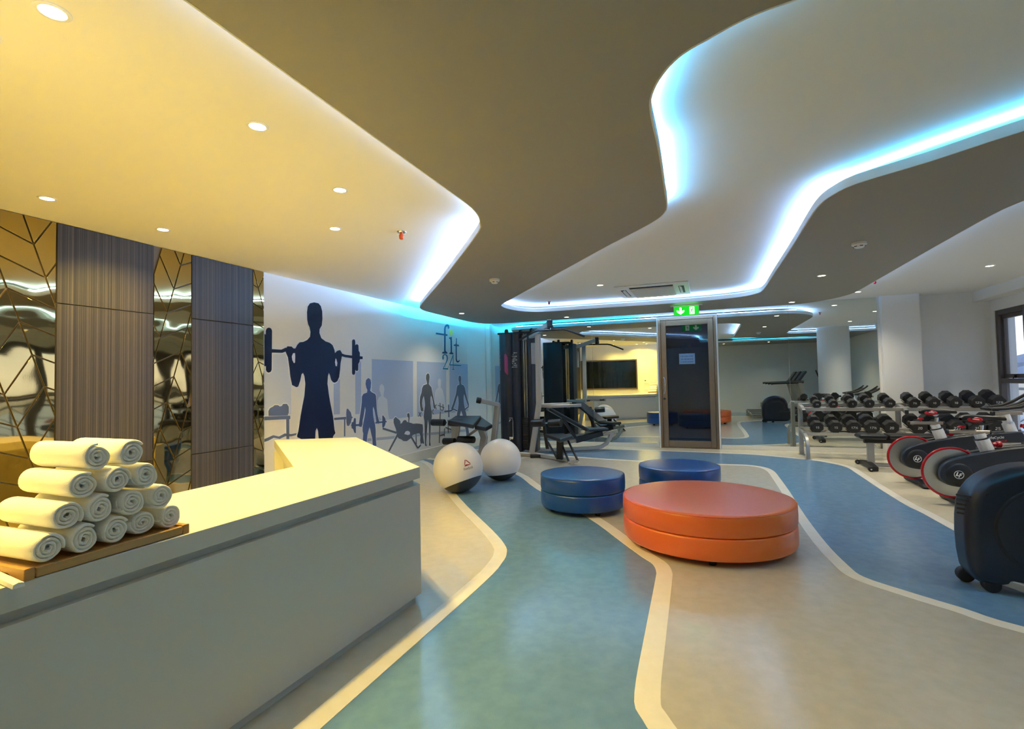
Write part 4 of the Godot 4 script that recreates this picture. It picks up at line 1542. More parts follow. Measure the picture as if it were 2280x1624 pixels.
# ---------------------------------------------------------------- spinning bikes
func build_bikes() -> void:
	var rim := MB.new()
	var ring := []
	var R := 0.232
	for k in 56:
		ring.append(Vector3(cos(TAU * k / 56) * R, 0.3 + sin(TAU * k / 56) * R, 0.0))
	rim.tube(ring, 0.0125, 10, true)
	var disc_m := mat(rgb(196, 196, 194), 0.3, 0.9)
	disc_m.anisotropy_enabled = true
	disc_m.anisotropy = 0.6
	var beam_m: Material = M.plastic
	var t := thing("spinning_bike", "exercise bike with red-rimmed silver flywheel beside the elliptical trainer", "exercise bike", Vector3(2.15, 0, -6.05), 0.0, "spinning bikes")
	obj("flywheel_rim", rim, M.red, t)
	# spun disc with radial uv for the brushed look
	var mb := MB.new()
	for sg in [1.0, -1.0]:
		for k in 56:
			var a0 := TAU * k / 56
			var a1 := TAU * (k + 1) / 56
			var P := []
			var U := []
			for e in [[a0, 0.03], [a1, 0.03], [a1, R - 0.004], [a0, R - 0.004]]:
				P.append(Vector3(cos(e[0]) * e[1], 0.3 + sin(e[0]) * e[1], sg * (0.012 - 0.02 * e[1])))
				U.append(Vector2(e[0] / TAU * 1.0, e[1]))
			var nn := Vector3(0, 0, sg)
			mb.tri(P[0], P[1], P[2], nn, nn, nn, U[0], U[1], U[2])
			mb.tri(P[0], P[2], P[3], nn, nn, nn, U[0], U[2], U[3])
	obj("flywheel_disc", mb, disc_m, t)
	# drive cover: pod round the hub running up into the beam
	var side := curve(pairs([-0.125, 0.3, -0.105, 0.375, -0.04, 0.43, 0.12, 0.487, 0.4, 0.553, 0.68, 0.59, 0.9, 0.612, 0.945, 0.6, 0.965, 0.54, 0.95, 0.502, 0.86, 0.495, 0.72, 0.485, 0.6, 0.45, 0.5, 0.36, 0.38, 0.27, 0.2, 0.2, 0.05, 0.18, -0.07, 0.2, -0.115, 0.245]), 3, true)
	mb = MB.new()
	mb.prism(side, 0.03, 0.105, 0.016, 0.5)
	mb.prism(side, -0.105, -0.03, 0.016, 0.5)
	mb.prism(pairs([0.33, 0.38, 0.33, 0.525, 0.55, 0.56, 0.93, 0.595, 0.94, 0.52, 0.7, 0.5, 0.55, 0.44]), -0.035, 0.035)
	var cover := obj("drive_cover", mb, beam_m, t)
	for sg in [1.0, -1.0]:
		mb = MB.new()
		mb.xf = Transform3D(MB.frame(Vector3(0, 0, sg)), Vector3(0.02, 0.3, sg * 0.104))
		mb.lathe([Vector2(0.0001, 0.014), Vector2(0.085, 0.012), Vector2(0.1, 0.006), Vector2(0.104, 0.0)], 40)
		var hub := obj("hub_cap", mb, M.black, t)
		# round badge with two letters
		mb = MB.new()
		mb.xf = Transform3D(Basis(Vector3(sg, 0, 0), Vector3.UP, Vector3(0, 0, sg)), Vector3(0.01, 0.3, sg * 0.117))
		var rg := []
		for k in 32:
			rg.append(Vector3(cos(TAU * k / 32) * 0.036, sin(TAU * k / 32) * 0.036, 0.002))
		mb.tube(rg, 0.0026, 6, true)
		mb.prism(pairs([-0.012, 0.024, -0.003, 0.026, -0.012, -0.004, -0.001, -0.004, -0.004, -0.012, -0.027, -0.012]), 0.0, 0.003)
		mb.prism(pairs([-0.006, -0.026, 0.002, -0.026, 0.008, -0.008, 0.018, -0.008, 0.021, -0.001, 0.011, -0.001, 0.013, 0.006, 0.027, 0.006, 0.029, 0.013, 0.007, 0.013]), 0.0, 0.003)
		obj("badge", mb, M.white_paint, hub)
		for q in [["LifeCycle", 0.00075, Vector3(0.71, 0.548, 0), M.white_paint], ["GX", 0.0008, Vector3(0.78, 0.515, 0), M.red]]:
			var tm := TextMesh.new()
			tm.text = q[0]
			tm.font = sans()
			tm.font_size = 48
			tm.pixel_size = q[1]
			tm.depth = 0.001
			var o := put_mesh("lettering", tm, q[3], cover)
			o.position = q[2] + Vector3(0, 0, sg * 0.106)
			o.rotation = Vector3(0, 0 if sg > 0 else PI, 0.1 * sg)
	# seat post, slider, saddle
	mb = MB.new()
	mb.tube([Vector3(0.285, 0.48, 0), Vector3(0.27, 0.53, 0), Vector3(0.235, 0.63, 0)], 0.054, 20)
	obj("post_sleeve", mb, M.white_paint, t)
	mb = MB.new()
	mb.tube([Vector3(0.237, 0.624, 0), Vector3(0.234, 0.634, 0)], 0.057, 20)
	obj("sleeve_collar", mb, M.black, t)
	mb = MB.new()
	mb.tube([Vector3(0.24, 0.61, 0), Vector3(0.222, 0.675, 0)], 0.044, 18)
	obj("seat_post", mb, M.white_paint, t)
	mb = MB.new()
	mb.bar([Vector3(-0.015, 0.69, 0), Vector3(0.29, 0.69, 0)], 0.05, 0.032)
	obj("slider", mb, M.alu, t)
	mb = MB.new()
	mb.roll(Vector3(-0.035, 0.69, 0), Vector3(-0.01, 0.69, 0), 0.026, 0.008, 16)
	mb.roll(Vector3(0.285, 0.69, 0), Vector3(0.31, 0.69, 0), 0.024, 0.008, 16)
	obj("slider_cap", mb, M.black, t)
	mb = MB.new()
	mb.xf.origin = Vector3(0.09, 0.706, 0)
	mb.lathe([Vector2(0.007, 0), Vector2(0.007, 0.02), Vector2(0.03, 0.022), Vector2(0.034, 0.03), Vector2(0.022, 0.04), Vector2(0.0001, 0.042)], 8)
	obj("slider_knob", mb, M.red, t)
	for q in [[Vector3(0.315, 0.575, 0), Vector3(0.38, 0.58, 0)], [Vector3(0.97, 0.67, 0.0), Vector3(1.03, 0.66, 0)]]:
		mb = MB.new()
		mb.tube([q[0], q[1]], 0.02, 12)
		mb.roll(q[0].lerp(q[1], 0.4), q[1], 0.032, 0.01, 12)
		obj("clamp_knob", mb, M.red, t)
	mb = MB.new()
	mb.tube([Vector3(0.235, 0.7, 0), Vector3(0.24, 0.765, 0)], 0.018, 12)
	obj("saddle_stem", mb, M.chrome, t)
	mb = MB.new()
	for sg in [1.0, -1.0]:
		mb.tube([Vector3(0.14, 0.79, sg * 0.035), Vector3(0.2, 0.76, sg * 0.022), Vector3(0.27, 0.76, sg * 0.02), Vector3(0.36, 0.79, sg * 0.01)], 0.005, 8)
	obj("saddle_rails", mb, M.black, t)
	# saddle: wide tail, slim nose, lofted from half outlines
	mb = MB.new()
	var st := [[0.085, 0.03, 0.812, 0.012], [0.1, 0.075, 0.82, 0.026], [0.14, 0.094, 0.824, 0.032], [0.19, 0.085, 0.822, 0.032], [0.24, 0.052, 0.82, 0.028], [0.3, 0.032, 0.822, 0.024], [0.37, 0.024, 0.822, 0.02], [0.415, 0.02, 0.818, 0.018], [0.425, 0.008, 0.812, 0.01]]
	var rings := []
	for q in st:
		var ringp := []
		for k in 14:
			var a := TAU * k / 14
			ringp.append(Vector3(q[0], q[2] + sin(a) * q[3] * (1.0 if sin(a) > 0 else 1.25), cos(a) * q[1]))
		rings.append(ringp)
	for i in rings.size() - 1:
		for k in 14:
			var k2 := (k + 1) % 14
			var c := Vector3(st[i][0], st[i][2], 0)
			var c2 := Vector3(st[i + 1][0], st[i + 1][2], 0)
			mb.squad(rings[i][k], rings[i][k2], rings[i + 1][k2], rings[i + 1][k], (rings[i][k] - c).normalized(), (rings[i][k2] - c).normalized(), (rings[i + 1][k2] - c2).normalized(), (rings[i + 1][k] - c2).normalized())
	var sad := obj("saddle", mb, M.pad, t)
	for sg in [1.0, -1.0]:
		mb = MB.new()
		mb.ball(Vector3(0.165, 0.81, sg * 0.078), Vector3(0.06, 0.026, 0.017), 16, 10)
		obj("saddle_flash", mb, M.red, sad)
		mb = MB.new()
		mb.box(Vector3(0.165, 0.815, sg * 0.0955), Vector3(0.05, 0.007, 0.002), 0.0, Basis(Vector3(0, 0, 1), -0.15))
		obj("saddle_mark", mb, M.white_paint, sad)
	# front post and handlebars
	mb = MB.new()
	mb.tube([Vector3(0.9, 0.56, 0), Vector3(0.86, 0.7, 0)], 0.052, 20)
	obj("bar_sleeve", mb, M.white_paint, t)
	mb = MB.new()
	mb.tube([Vector3(0.868, 0.68, 0), Vector3(0.84, 0.79, 0)], 0.042, 18)
	obj("bar_post", mb, M.white_paint, t)
	mb = MB.new()
	mb.bar([Vector3(0.75, 0.8, 0), Vector3(0.98, 0.805, 0)], 0.05, 0.035)
	obj("bar_slider", mb, M.alu, t)
	mb = MB.new()
	mb.roll(Vector3(0.72, 0.8, 0), Vector3(0.75, 0.8, 0), 0.025, 0.008, 12)
	obj("bar_slider_cap", mb, M.black, t)
	for sg in [1.0, -1.0]:
		mb = MB.new()
		mb.tube([Vector3(0.78, 0.84, 0), Vector3(0.72, 0.845, sg * 0.06), Vector3(0.7, 0.85, sg * 0.12), Vector3(0.78, 0.862, sg * 0.17), Vector3(0.9, 0.88, sg * 0.18), Vector3(1.0, 0.93, sg * 0.175), Vector3(1.08, 0.99, sg * 0.16), Vector3(1.1, 1.01, sg * 0.15)], 0.016, 10)
		obj("handlebar", mb, M.rubber, t)
		mb = MB.new()
		mb.tube([Vector3(0.72, 0.85, sg * 0.05), Vector3(0.85, 0.86, sg * 0.05), Vector3(0.97, 0.9, sg * 0.05), Vector3(1.06, 0.96, sg * 0.05)], 0.015, 10)
		obj("aero_bar", mb, M.rubber, t)
	# front leg, stabilisers, fork, crank and pedals
	mb = MB.new()
	mb.bar([Vector3(0.9, 0.5, 0), Vector3(0.96, 0.3, 0), Vector3(1.0, 0.06, 0)], 0.07, 0.09, Vector3(1, 0, 0))
	obj("front_leg", mb, M.white_paint, t)
	mb = MB.new()
	mb.bar([Vector3(-0.02, 0.24, 0), Vector3(0.2, 0.13, 0), Vector3(0.55, 0.07, 0), Vector3(1.0, 0.06, 0)], 0.06, 0.05)
	obj("base_beam", mb, M.plastic, t)
	for xx in [0.04, 1.0]:
		mb = MB.new()
		mb.xf = Transform3D(Basis(Vector3.UP, PI / 2), Vector3(xx, 0, 0))
		mb.prism(curve(pairs([-0.3, 0.012, -0.29, 0.034, -0.18, 0.052, 0.0, 0.058, 0.18, 0.052, 0.29, 0.034, 0.3, 0.012, 0.25, 0.004, 0.15, 0.016, -0.15, 0.016, -0.25, 0.004]), 2, true), -0.045, 0.045, 0.004, 0.5)
		obj("stabiliser", mb, M.rubber, t)
	mb = MB.new()
	mb.tube([Vector3(0.45, 0.4, -0.14), Vector3(0.45, 0.4, 0.14)], 0.018, 12)
	obj("crank_axle", mb, M.chrome, t)
	for sg in [1.0, -1.0]:
		mb = MB.new()
		mb.bar([Vector3(0.45, 0.4, sg * 0.135), Vector3(0.45 + sg * 0.12, 0.4 - sg * 0.11, sg * 0.14)], 0.018, 0.03, Vector3(0, 0, 1))
		obj("crank_arm", mb, M.chrome, t)
		mb = MB.new()
		mb.box(Vector3(0.45 + sg * 0.12, 0.4 - sg * 0.11, sg * 0.2), Vector3(0.1, 0.03, 0.09), 0.008)
		obj("pedal", mb, M.black, t)
	copy_of(t, Vector3(2.15, 0, -7.05), "exercise bike with red-rimmed silver flywheel beside the weight bench")

# ---------------------------------------------------------------- elliptical trainer and treadmills
func build_cardio() -> void:
	var t := thing("elliptical_trainer", "dark elliptical trainer with a big round drive housing", "elliptical trainer", Vector3(1.36, 0, -3.78))
	var side := curve(pairs([0.07, 0.045, 0.015, 0.11, 0.0, 0.3, 0.012, 0.48, 0.045, 0.57, 0.1, 0.64, 0.18, 0.69, 0.27, 0.72, 0.37, 0.727, 0.47, 0.71, 0.55, 0.665, 0.61, 0.59, 0.655, 0.45, 0.69, 0.25, 0.69, 0.11, 0.64, 0.045, 0.5, 0.035, 0.2, 0.035]), 2, true)
	var mb := MB.new()
	mb.prism(side, -0.11, 0.12, 0.06, 0.4)
	var hs := obj("housing", mb, M.plastic, t)
	for sg in [1.0, -1.0]:
		var zf: float = 0.12 if sg > 0 else -0.11
		var f := Transform3D(MB.frame(Vector3(0, 0, sg)), Vector3(0.36, 0.365, zf))
		mb = MB.new(); mb.xf = f
		mb.lathe([Vector2(0.22, -0.002), Vector2(0.224, 0.003), Vector2(0.24, 0.003), Vector2(0.245, -0.002)], 56)
		obj("disc_groove", mb, M.black, hs)
		mb = MB.new(); mb.xf = f
		mb.lathe([Vector2(0.0001, 0.014), Vector2(0.12, 0.012), Vector2(0.205, 0.006), Vector2(0.225, -0.001)], 56)
		obj("disc_cover", mb, M.plastic, hs)
	for k in 5:
		mb = MB.new()
		mb.box(Vector3(0.012, 0.43 + 0.026 * k, 0.06), Vector3(0.012, 0.011, 0.075), 0.002, Basis(Vector3.UP, 0.75))
		obj("vent_slot", mb, M.black, hs)
	mb = MB.new()
	mb.roll(Vector3(0.1, 0.555, 0.112), Vector3(0.1, 0.555, 0.119), 0.013, 0.001, 14)
	mb.roll(Vector3(0.095, 0.135, 0.112), Vector3(0.095, 0.135, 0.118), 0.012, 0.001, 14)
	obj("plug", mb, M.black, hs)
	for q in [[0.045, 0.045, -0.07], [0.11, 0.045, 0.07]]:
		mb = MB.new()
		mb.roll(Vector3(q[0], q[1], q[2] - 0.02), Vector3(q[0], q[1], q[2] + 0.03), 0.044, 0.01, 20)
		obj("wheel", mb, M.rubber, t)
	mb = MB.new()
	mb.bar([Vector3(0.14, 0.075, 0.06), Vector3(0.27, 0.05, 0.13), Vector3(0.3, 0.048, 0.145)], 0.06, 0.045)
	obj("support_leg", mb, M.silver, t)
	mb = MB.new()
	mb.box(Vector3(0.29, 0.012, 0.14), Vector3(0.06, 0.022, 0.05), 0.006)
	obj("foot", mb, M.rubber, t)
	# walking side: base rail, pedal arms, mast with console
	mb = MB.new()
	mb.bar([Vector3(0.7, 0.06, 0.0), Vector3(1.8, 0.05, 0.0)], 0.08, 0.06)
	obj("base_rail", mb, M.silver, t)
	for sg in [1.0, -1.0]:
		mb = MB.new()
		mb.bar([Vector3(0.42, 0.4 + 0.1 * sg, sg * 0.15), Vector3(0.95, 0.3 + 0.05 * sg, sg * 0.2), Vector3(1.45, 0.2, sg * 0.17)], 0.04, 0.05)
		obj("pedal_arm", mb, M.plastic, t)
		mb = MB.new()
		mb.box(Vector3(1.1, 0.33 + 0.04 * sg, sg * 0.19), Vector3(0.34, 0.04, 0.13), 0.015)
		obj("pedal", mb, M.rubber, t)
		mb = MB.new()
		mb.tube([Vector3(1.5, 0.3, sg * 0.2), Vector3(1.52, 0.8, sg * 0.24), Vector3(1.45, 1.2, sg * 0.26), Vector3(1.38, 1.4, sg * 0.24)], 0.018, 10)
		obj("swing_arm", mb, M.rubber, t)
	mb = MB.new()
	mb.bar([Vector3(1.62, 0.06, 0), Vector3(1.6, 0.7, 0), Vector3(1.52, 1.3, 0)], 0.09, 0.07, Vector3(1, 0, 0))
	obj("mast", mb, M.silver, t)
	mb = MB.new()
	mb.box(Vector3(1.5, 1.36, 0), Vector3(0.05, 0.2, 0.34), 0.02, Basis(Vector3(0, 0, 1), 0.5))
	obj("console", mb, M.plastic, t)
	# three treadmills, side by side, seen in the mirror
	var tm := thing("treadmill", "treadmill reflected in the mirror, the one farthest from the elliptical", "treadmill", Vector3(1.2, 0, -0.5), 0.0, "treadmills")
	mb = MB.new()
	mb.box(Vector3(0.75, 0.125, 0), Vector3(1.5, 0.05, 0.62), 0.012)
	mb.box(Vector3(0.03, 0.06, 0.25), Vector3(0.06, 0.118, 0.05), 0.008)
	mb.box(Vector3(0.03, 0.06, -0.25), Vector3(0.06, 0.118, 0.05), 0.008)
	obj("deck", mb, M.silver, tm)
	mb = MB.new()
	mb.box(Vector3(0.75, 0.153, 0), Vector3(1.46, 0.008, 0.46), 0.002)
	obj("belt", mb, M.rubber, tm)
	mb = MB.new()
	mb.prism(curve(pairs([1.3, 0.02, 1.32, 0.2, 1.5, 0.27, 1.75, 0.24, 1.82, 0.1, 1.8, 0.02]), 3, true), -0.33, 0.33, 0.012, 0.4)
	obj("motor_hood", mb, M.plastic, tm)
	for sg in [1.0, -1.0]:
		mb = MB.new()
		mb.bar([Vector3(1.5, 0.2, sg * 0.34), Vector3(1.36, 0.8, sg * 0.34), Vector3(1.3, 1.06, sg * 0.34)], 0.09, 0.05, Vector3(0, 0, 1))
		obj("upright", mb, M.alu, tm)
		mb = MB.new()
		mb.tube([Vector3(0.55, 1.03, sg * 0.34), Vector3(0.6, 1.045, sg * 0.34), Vector3(1.4, 1.07, sg * 0.34)], 0.03, 12)
		obj("handrail", mb, M.rubber, tm)
	mb = MB.new()
	mb.box(Vector3(1.34, 1.09, 0), Vector3(0.16, 0.06, 0.64), 0.02)
	obj("crossbar", mb, M.rubber, tm)
	mb = MB.new()
	mb.box(Vector3(1.4, 1.25, 0), Vector3(0.06, 0.34, 0.5), 0.02, Basis(Vector3(0, 0, 1), -0.6))
	obj("console", mb, M.plastic, tm)
	copy_of(tm, Vector3(1.2, 0, -1.35), "treadmill reflected in the mirror, between the other two treadmills")
	copy_of(tm, Vector3(1.2, 0, -2.2), "treadmill reflected in the mirror, the one next to the elliptical")

# ---------------------------------------------------------------- multi-gym by the mirror
func build_multigym() -> void:
	var t := thing("multi_gym", "black and silver multi-gym with weight tower, lat bar and benches", "gym machine")
	var grey: Material = mat(rgb(182, 180, 175), 0.38, 0.35)
	# tower: fluted black shrouds, guide rods, weight stack
	var out := PackedVector2Array()
	for q in [[-3.4, -8.5, -3.4, -8.3], [-3.4, -8.28, -3.3, -8.13], [-3.28, -8.12, -3.14, -8.1], [-3.12, -8.12, -2.98, -8.1]]:
		var a := Vector2(q[0], q[1])
		var b := Vector2(q[2], q[3])
		var d := b - a
		var nn := Vector2(-d.y, d.x).normalized()
		if nn.y < 0: nn = -nn
		for k in 6:
			var f := k / 5.0
			out.append(a + d * f + nn * 0.028 * sin(PI * f))
	out.append_array(pairs([-2.96, -8.14, -2.96, -8.24, -3.02, -8.26, -3.02, -8.46, -2.96, -8.56, -3.2, -8.62, -3.36, -8.58]))
	obj("tower_shroud", slab(out, 0.06, 2.085, 0.012, 0.55), M.plastic, t)
	var out2 := PackedVector2Array()
	for k in 9:
		var a := lerpf(-0.3, PI * 0.75, k / 8.0)
		out2.append(Vector2(-2.79 + cos(a) * 0.075, -8.2 + sin(a) * 0.11))
	out2.append_array(pairs([-2.86, -8.2, -2.84, -8.4, -2.74, -8.42]))
	obj("tower_shroud", slab(out2, 0.06, 2.07, 0.01, 0.55), M.plastic, t)
	var mb := MB.new()
	mb.box(Vector3(-3.1, 2.09, -8.34), Vector3(0.6, 0.03, 0.36), 0.01)
	obj("tower_cap", mb, M.black, t)
	for q in [[-3.24, -8.2], [-3.06, -8.42], [-2.8, -8.26]]:
		mb = MB.new()
		mb.roll(Vector3(q[0] - 0.02, 2.115, q[1]), Vector3(q[0] + 0.02, 2.115, q[1]), 0.05, 0.008, 20)
		obj("pulley", mb, M.black, t)
	for xx in [-2.93, -2.885]:
		mb = MB.new()
		mb.tube([Vector3(xx, 0.08, -8.2), Vector3(xx, 2.07, -8.2)], 0.011, 10)
		obj("guide_rod", mb, M.chrome, t)
	for k in 19:
		mb = MB.new()
		mb.box(Vector3(-2.91, 0.1 + 0.029 * k, -8.22), Vector3(0.11, 0.026, 0.14), 0.003)
		obj("weight_plate", mb, M.black, t)
	mb = MB.new()
	mb.box(Vector3(-2.91, 0.36, -8.147), Vector3(0.018, 0.018, 0.012), 0.003)
	obj("selector_pin", mb, M.red, t)
	# rows of small print on the shroud
	var pr := mat(rgb(196, 200, 206), 0.5)
	for q in [[Vector3(-3.05, 1.62, -8.064), 0.0], [Vector3(-3.37, 1.58, -8.19), -1.0]]:
		mb = MB.new()
		mb.xf = Transform3D(Basis(Vector3.UP, q[1]), q[0])
		rng.seed = 5
		for row in 9:
			var x := -0.05
			while x < 0.045:
				var w := rng.randf_range(0.006, 0.022)
				if rng.randf() < 0.75:
					mb.box(Vector3(x + w * 0.5, 0.12 - row * 0.03, 0), Vector3(w, rng.randf_range(0.005, 0.014), 0.002))
				x += w + 0.006
		obj("print", mb, pr, t)
	mb = MB.new()
	mb.xf = Transform3D(Basis(), Vector3(-3.21, 1.56, -8.078))
	mb.prism(pairs([-0.03, -0.14, 0.03, -0.2, 0.03, 0.1, 0.0, 0.17, -0.03, 0.16]), 0, 0.003)
	obj("emblem", mb, mat(rgb(128, 36, 84), 0.5), t)
	# handle rack on the front of the shroud
	for yy in [0.62, 0.3]:
		mb = MB.new()
		mb.box(Vector3(-3.12, yy, -8.05), Vector3(0.07, 0.045, 0.07), 0.006)
		mb.tube([Vector3(-3.13, yy - 0.01, -8.02), Vector3(-3.14, yy - 0.04, -7.99)], 0.008, 8)
		obj("accessory_hook", mb, M.chrome, t)
	mb = MB.new()
	mb.tube([Vector3(-3.085, 0.6, -8.02), Vector3(-3.085, 0.3, -8.02)], 0.006, 8)
	obj("hook_rod", mb, M.chrome, t)
	# base frame
	mb = MB.new()
	mb.bar([Vector3(-3.42, 0.035, -8.05), Vector3(-2.66, 0.035, -8.02)], 0.07, 0.06)
	mb.bar([Vector3(-3.2, 0.035, -8.05), Vector3(-3.2, 0.035, -8.7)], 0.07, 0.06, Vector3.UP)
	mb.bar([Vector3(-2.7, 0.04, -8.02), Vector3(-2.0, 0.04, -7.56)], 0.07, 0.055)
	obj("base_frame", mb, grey, t)
	mb = MB.new()
	mb.box(Vector3(-2.62, 0.03, -7.93), Vector3(0.26, 0.055, 0.11), 0.008, Basis(Vector3.UP, 0.35))
	obj("foot_pad", mb, M.rubber, t)
	# lat station
	mb = MB.new()
	mb.bar([Vector3(-2.76, 0.06, -8.02), Vector3(-2.67, 0.5, -7.99), Vector3(-2.6, 0.88, -7.97), Vector3(-2.595, 2.03, -7.97)], 0.06, 0.085, Vector3(1, 0, 0))
	obj("lat_upright", mb, grey, t)
	mb = MB.new()
	mb.bar([Vector3(-3.0, 2.0, -8.26), Vector3(-2.72, 2.02, -8.07), Vector3(-2.36, 2.16, -7.8)], 0.05, 0.085)
	obj("lat_arm", mb, grey, t)
	mb = MB.new()
	mb.box(Vector3(-2.33, 2.17, -7.79), Vector3(0.08, 0.12, 0.08), 0.012)
	mb.roll(Vector3(-2.345, 2.11, -7.83), Vector3(-2.305, 2.11, -7.78), 0.04, 0.006, 18)
	obj("lat_pulley", mb, M.black, t)
	mb = MB.new()
	mb.tube([Vector3(-2.315, 2.1, -7.78), Vector3(-2.315, 2.06, -7.78)], 0.012, 8)
	obj("snap_hook", mb, M.chrome, t)
	mb = MB.new()
	mb.tube([Vector3(-2.92, 1.94, -7.92), Vector3(-2.84, 1.965, -7.9), Vector3(-2.62, 2.055, -7.84), Vector3(-2.54, 2.072, -7.82), Vector3(-2.1, 2.06, -7.75), Vector3(-2.03, 2.045, -7.74), Vector3(-1.84, 1.965, -7.71), Vector3(-1.75, 1.925, -7.7)], 0.0165, 12)
	obj("lat_bar", mb, M.black, t)
	mb = MB.new()
	mb.tube([Vector3(-2.33, 2.1, -7.8), Vector3(-2.72, 2.1, -8.08)], 0.004, 6)
	mb.tube([Vector3(-2.63, 2.06, -8.0), Vector3(-2.63, 0.75, -8.06)], 0.004, 6)
	obj("cable", mb, M.black, t)
	mb = MB.new()
	mb.box(Vector3(-2.72, 1.72, -8.115), Vector3(0.09, 0.36, 0.02), 0.009, Basis(Vector3.UP, 0.45))
	obj("guard_plate", mb, grey, t)
	# thigh rollers and seat
	for q in [[1184.0, 1211.0], [1222.0, 1250.0]]:
		var a := pz(q[0], 943, -7.86)
		var b := pz(q[1], 942, -7.82)
		mb = MB.new()
		mb.roll(a, b, 0.062, 0.014, 22)
		obj("foam_roller", mb, M.pad, t)
	mb = MB.new()
	mb.tube([pz(1184, 943, -7.86), pz(1250, 942, -7.82)], 0.012, 10)
	obj("roller_rod", mb, M.chrome, t)
	mb = MB.new()
	mb.bar([pz(1210, 932, -7.9), pz(1213, 960, -7.9), pz(1219, 1000, -7.9)], 0.04, 0.05, Vector3(1, 0, 0))
	obj("roller_post", mb, M.black, t)
	var seat := PackedVector2Array()
	for q in [[1212, 966], [1256, 965], [1275, 971], [1247, 978]]:
		var s := on_y(q[0], q[1], 0.415)
		seat.append(Vector2(s.x, s.z))
	obj("seat_pad", slab(seat, 0.36, 0.415, 0.018), M.pad, t)
	var sc := (seat[0] + seat[1] + seat[2] + seat[3]) * 0.25
	mb = MB.new()
	mb.bar([Vector3(sc.x, 0.36, sc.y), Vector3(sc.x - 0.02, 0.05, sc.y - 0.02)], 0.07, 0.1, Vector3(1, 0, 0))
	obj("seat_post", mb, M.black, t)
	mb = MB.new()
	for q in [[[1220, 985, -7.8], [1241, 1022, -7.5]], [[1249, 985, -7.6], [1268, 1032, -7.36]], [[1264, 980, -7.6], [1287, 1027, -7.36]]]:
		mb.tube([pz(q[0][0], q[0][1], q[0][2]), pz(q[1][0], q[1][1], q[1][2])], 0.017, 10)
	obj("leg_bar", mb, M.black, t)
	mb = MB.new()
	mb.bar([pz(1266, 1030, -7.36), pz(1288, 1027, -7.36)], 0.05, 0.03)
	mb.bar([pz(1277, 1029, -7.36), pz(1272, 1036, -7.34)], 0.04, 0.03)
	obj("foot_bar", mb, M.silver, t)
	# incline press bench towards the mirror
	mb = MB.new()
	mb.bar([Vector3(-3.0, 0.05, -8.45), Vector3(-2.5, 0.05, -8.61), Vector3(-1.93, 0.05, -8.94), Vector3(-1.8, 0.065, -9.01), Vector3(-1.71, 0.12, -9.06), Vector3(-1.66, 0.2, -9.09), Vector3(-1.62, 0.31, -9.11)], 0.06, 0.07, Vector3(0.5, 0, 0.87))
	obj("bench_base", mb, grey, t)
	mb = MB.new()
	mb.bar([Vector3(-2.45, 0.14, -8.64), Vector3(-1.53, 0.335, -9.17)], 0.06, 0.055)
	obj("bench_rail", mb, M.alu, t)
	mb = MB.new()
	mb.bar([Vector3(-2.2, 0.2, -8.78), Vector3(-1.78, 0.31, -9.02)], 0.11, 0.1)
	obj("bench_bracket", mb, M.black, t)
	mb = MB.new()
	mb.bar([Vector3(-2.62, 0.77, -8.54), Vector3(-2.045, 0.385, -8.87)], 0.26, 0.06, Vector3.UP, 0.018)
	obj("back_pad", mb, M.pad, t)
	mb = MB.new()
	mb.bar([Vector3(-2.02, 0.375, -8.885), Vector3(-1.71, 0.375, -9.065)], 0.26, 0.05, Vector3.UP, 0.016)
	obj("bench_seat", mb, M.pad, t)
	mb = MB.new()
	mb.bar([Vector3(-2.4, 0.6, -8.66), Vector3(-2.2, 0.24, -8.78)], 0.05, 0.06, Vector3(0.5, 0, 0.87))
	obj("back_support", mb, M.black, t)
	for sg in [1.0, -1.0]:
		var s: Vector3 = Vector3(0.5, 0, 0.87) * float(sg) * 0.3
		mb = MB.new()
		mb.bar([Vector3(-2.78, 0.82, -8.45) + s * 0.4, Vector3(-2.6, 0.82, -8.56) + s, Vector3(-2.18, 0.825, -8.8) + s], 0.045, 0.05)
		obj("press_arm", mb, M.silver, t)
		mb = MB.new()
		mb.tube([Vector3(-2.2, 0.83, -8.79) + s * 1.05, Vector3(-2.2, 0.83, -8.79) + s * 0.55], 0.017, 10)
		obj("press_grip", mb, M.rubber, t)
	# leg curl station towards the mural
	var z := -7.25
	for q in [[962.0, 990.0, 941.0], [1001.0, 1030.0, 942.0], [988.0, 1013.0, 983.0], [1020.0, 1056.0, 979.0]]:
		mb = MB.new()
		mb.roll(pz(q[0], q[2], z), pz(q[1], q[2] + 0.5, z + 0.03), 0.055, 0.012, 22)
		obj("foam_roller", mb, M.pad, t)
	mb = MB.new()
	mb.tube([pz(970, 941, z), pz(1025, 942, z)], 0.012, 8)
	mb.tube([pz(990, 983, z), pz(1050, 979, z)], 0.012, 8)
	obj("roller_rod", mb, M.chrome, t)
	mb = MB.new()
	mb.bar([pz(1022, 944, z - 0.05), pz(1017, 980, z - 0.03)], 0.04, 0.05, Vector3(1, 0, 0))
	obj("curl_lever", mb, M.silver, t)
	for q in [[[999, 936, 1014, 926, 1071, 926, 1054, 946], 0.66, 0.06], [[1057, 948, 1072, 929, 1096, 945, 1082, 952], 0.6, 0.06]]:
		var poly := PackedVector2Array()
		for k in range(0, 8, 2):
			var s := on_y(q[0][k], q[0][k + 1], q[1])
			poly.append(Vector2(s.x, s.z))
		obj("curl_pad", slab(poly, q[1] - q[2], q[1], 0.015), M.pad, t)
	mb = MB.new()
	mb.bar([pz(1012, 948, z - 0.25), pz(1014, 985, z - 0.25), pz(1022, 1012, z - 0.25)], 0.05, 0.11, Vector3(1, 0, 0))
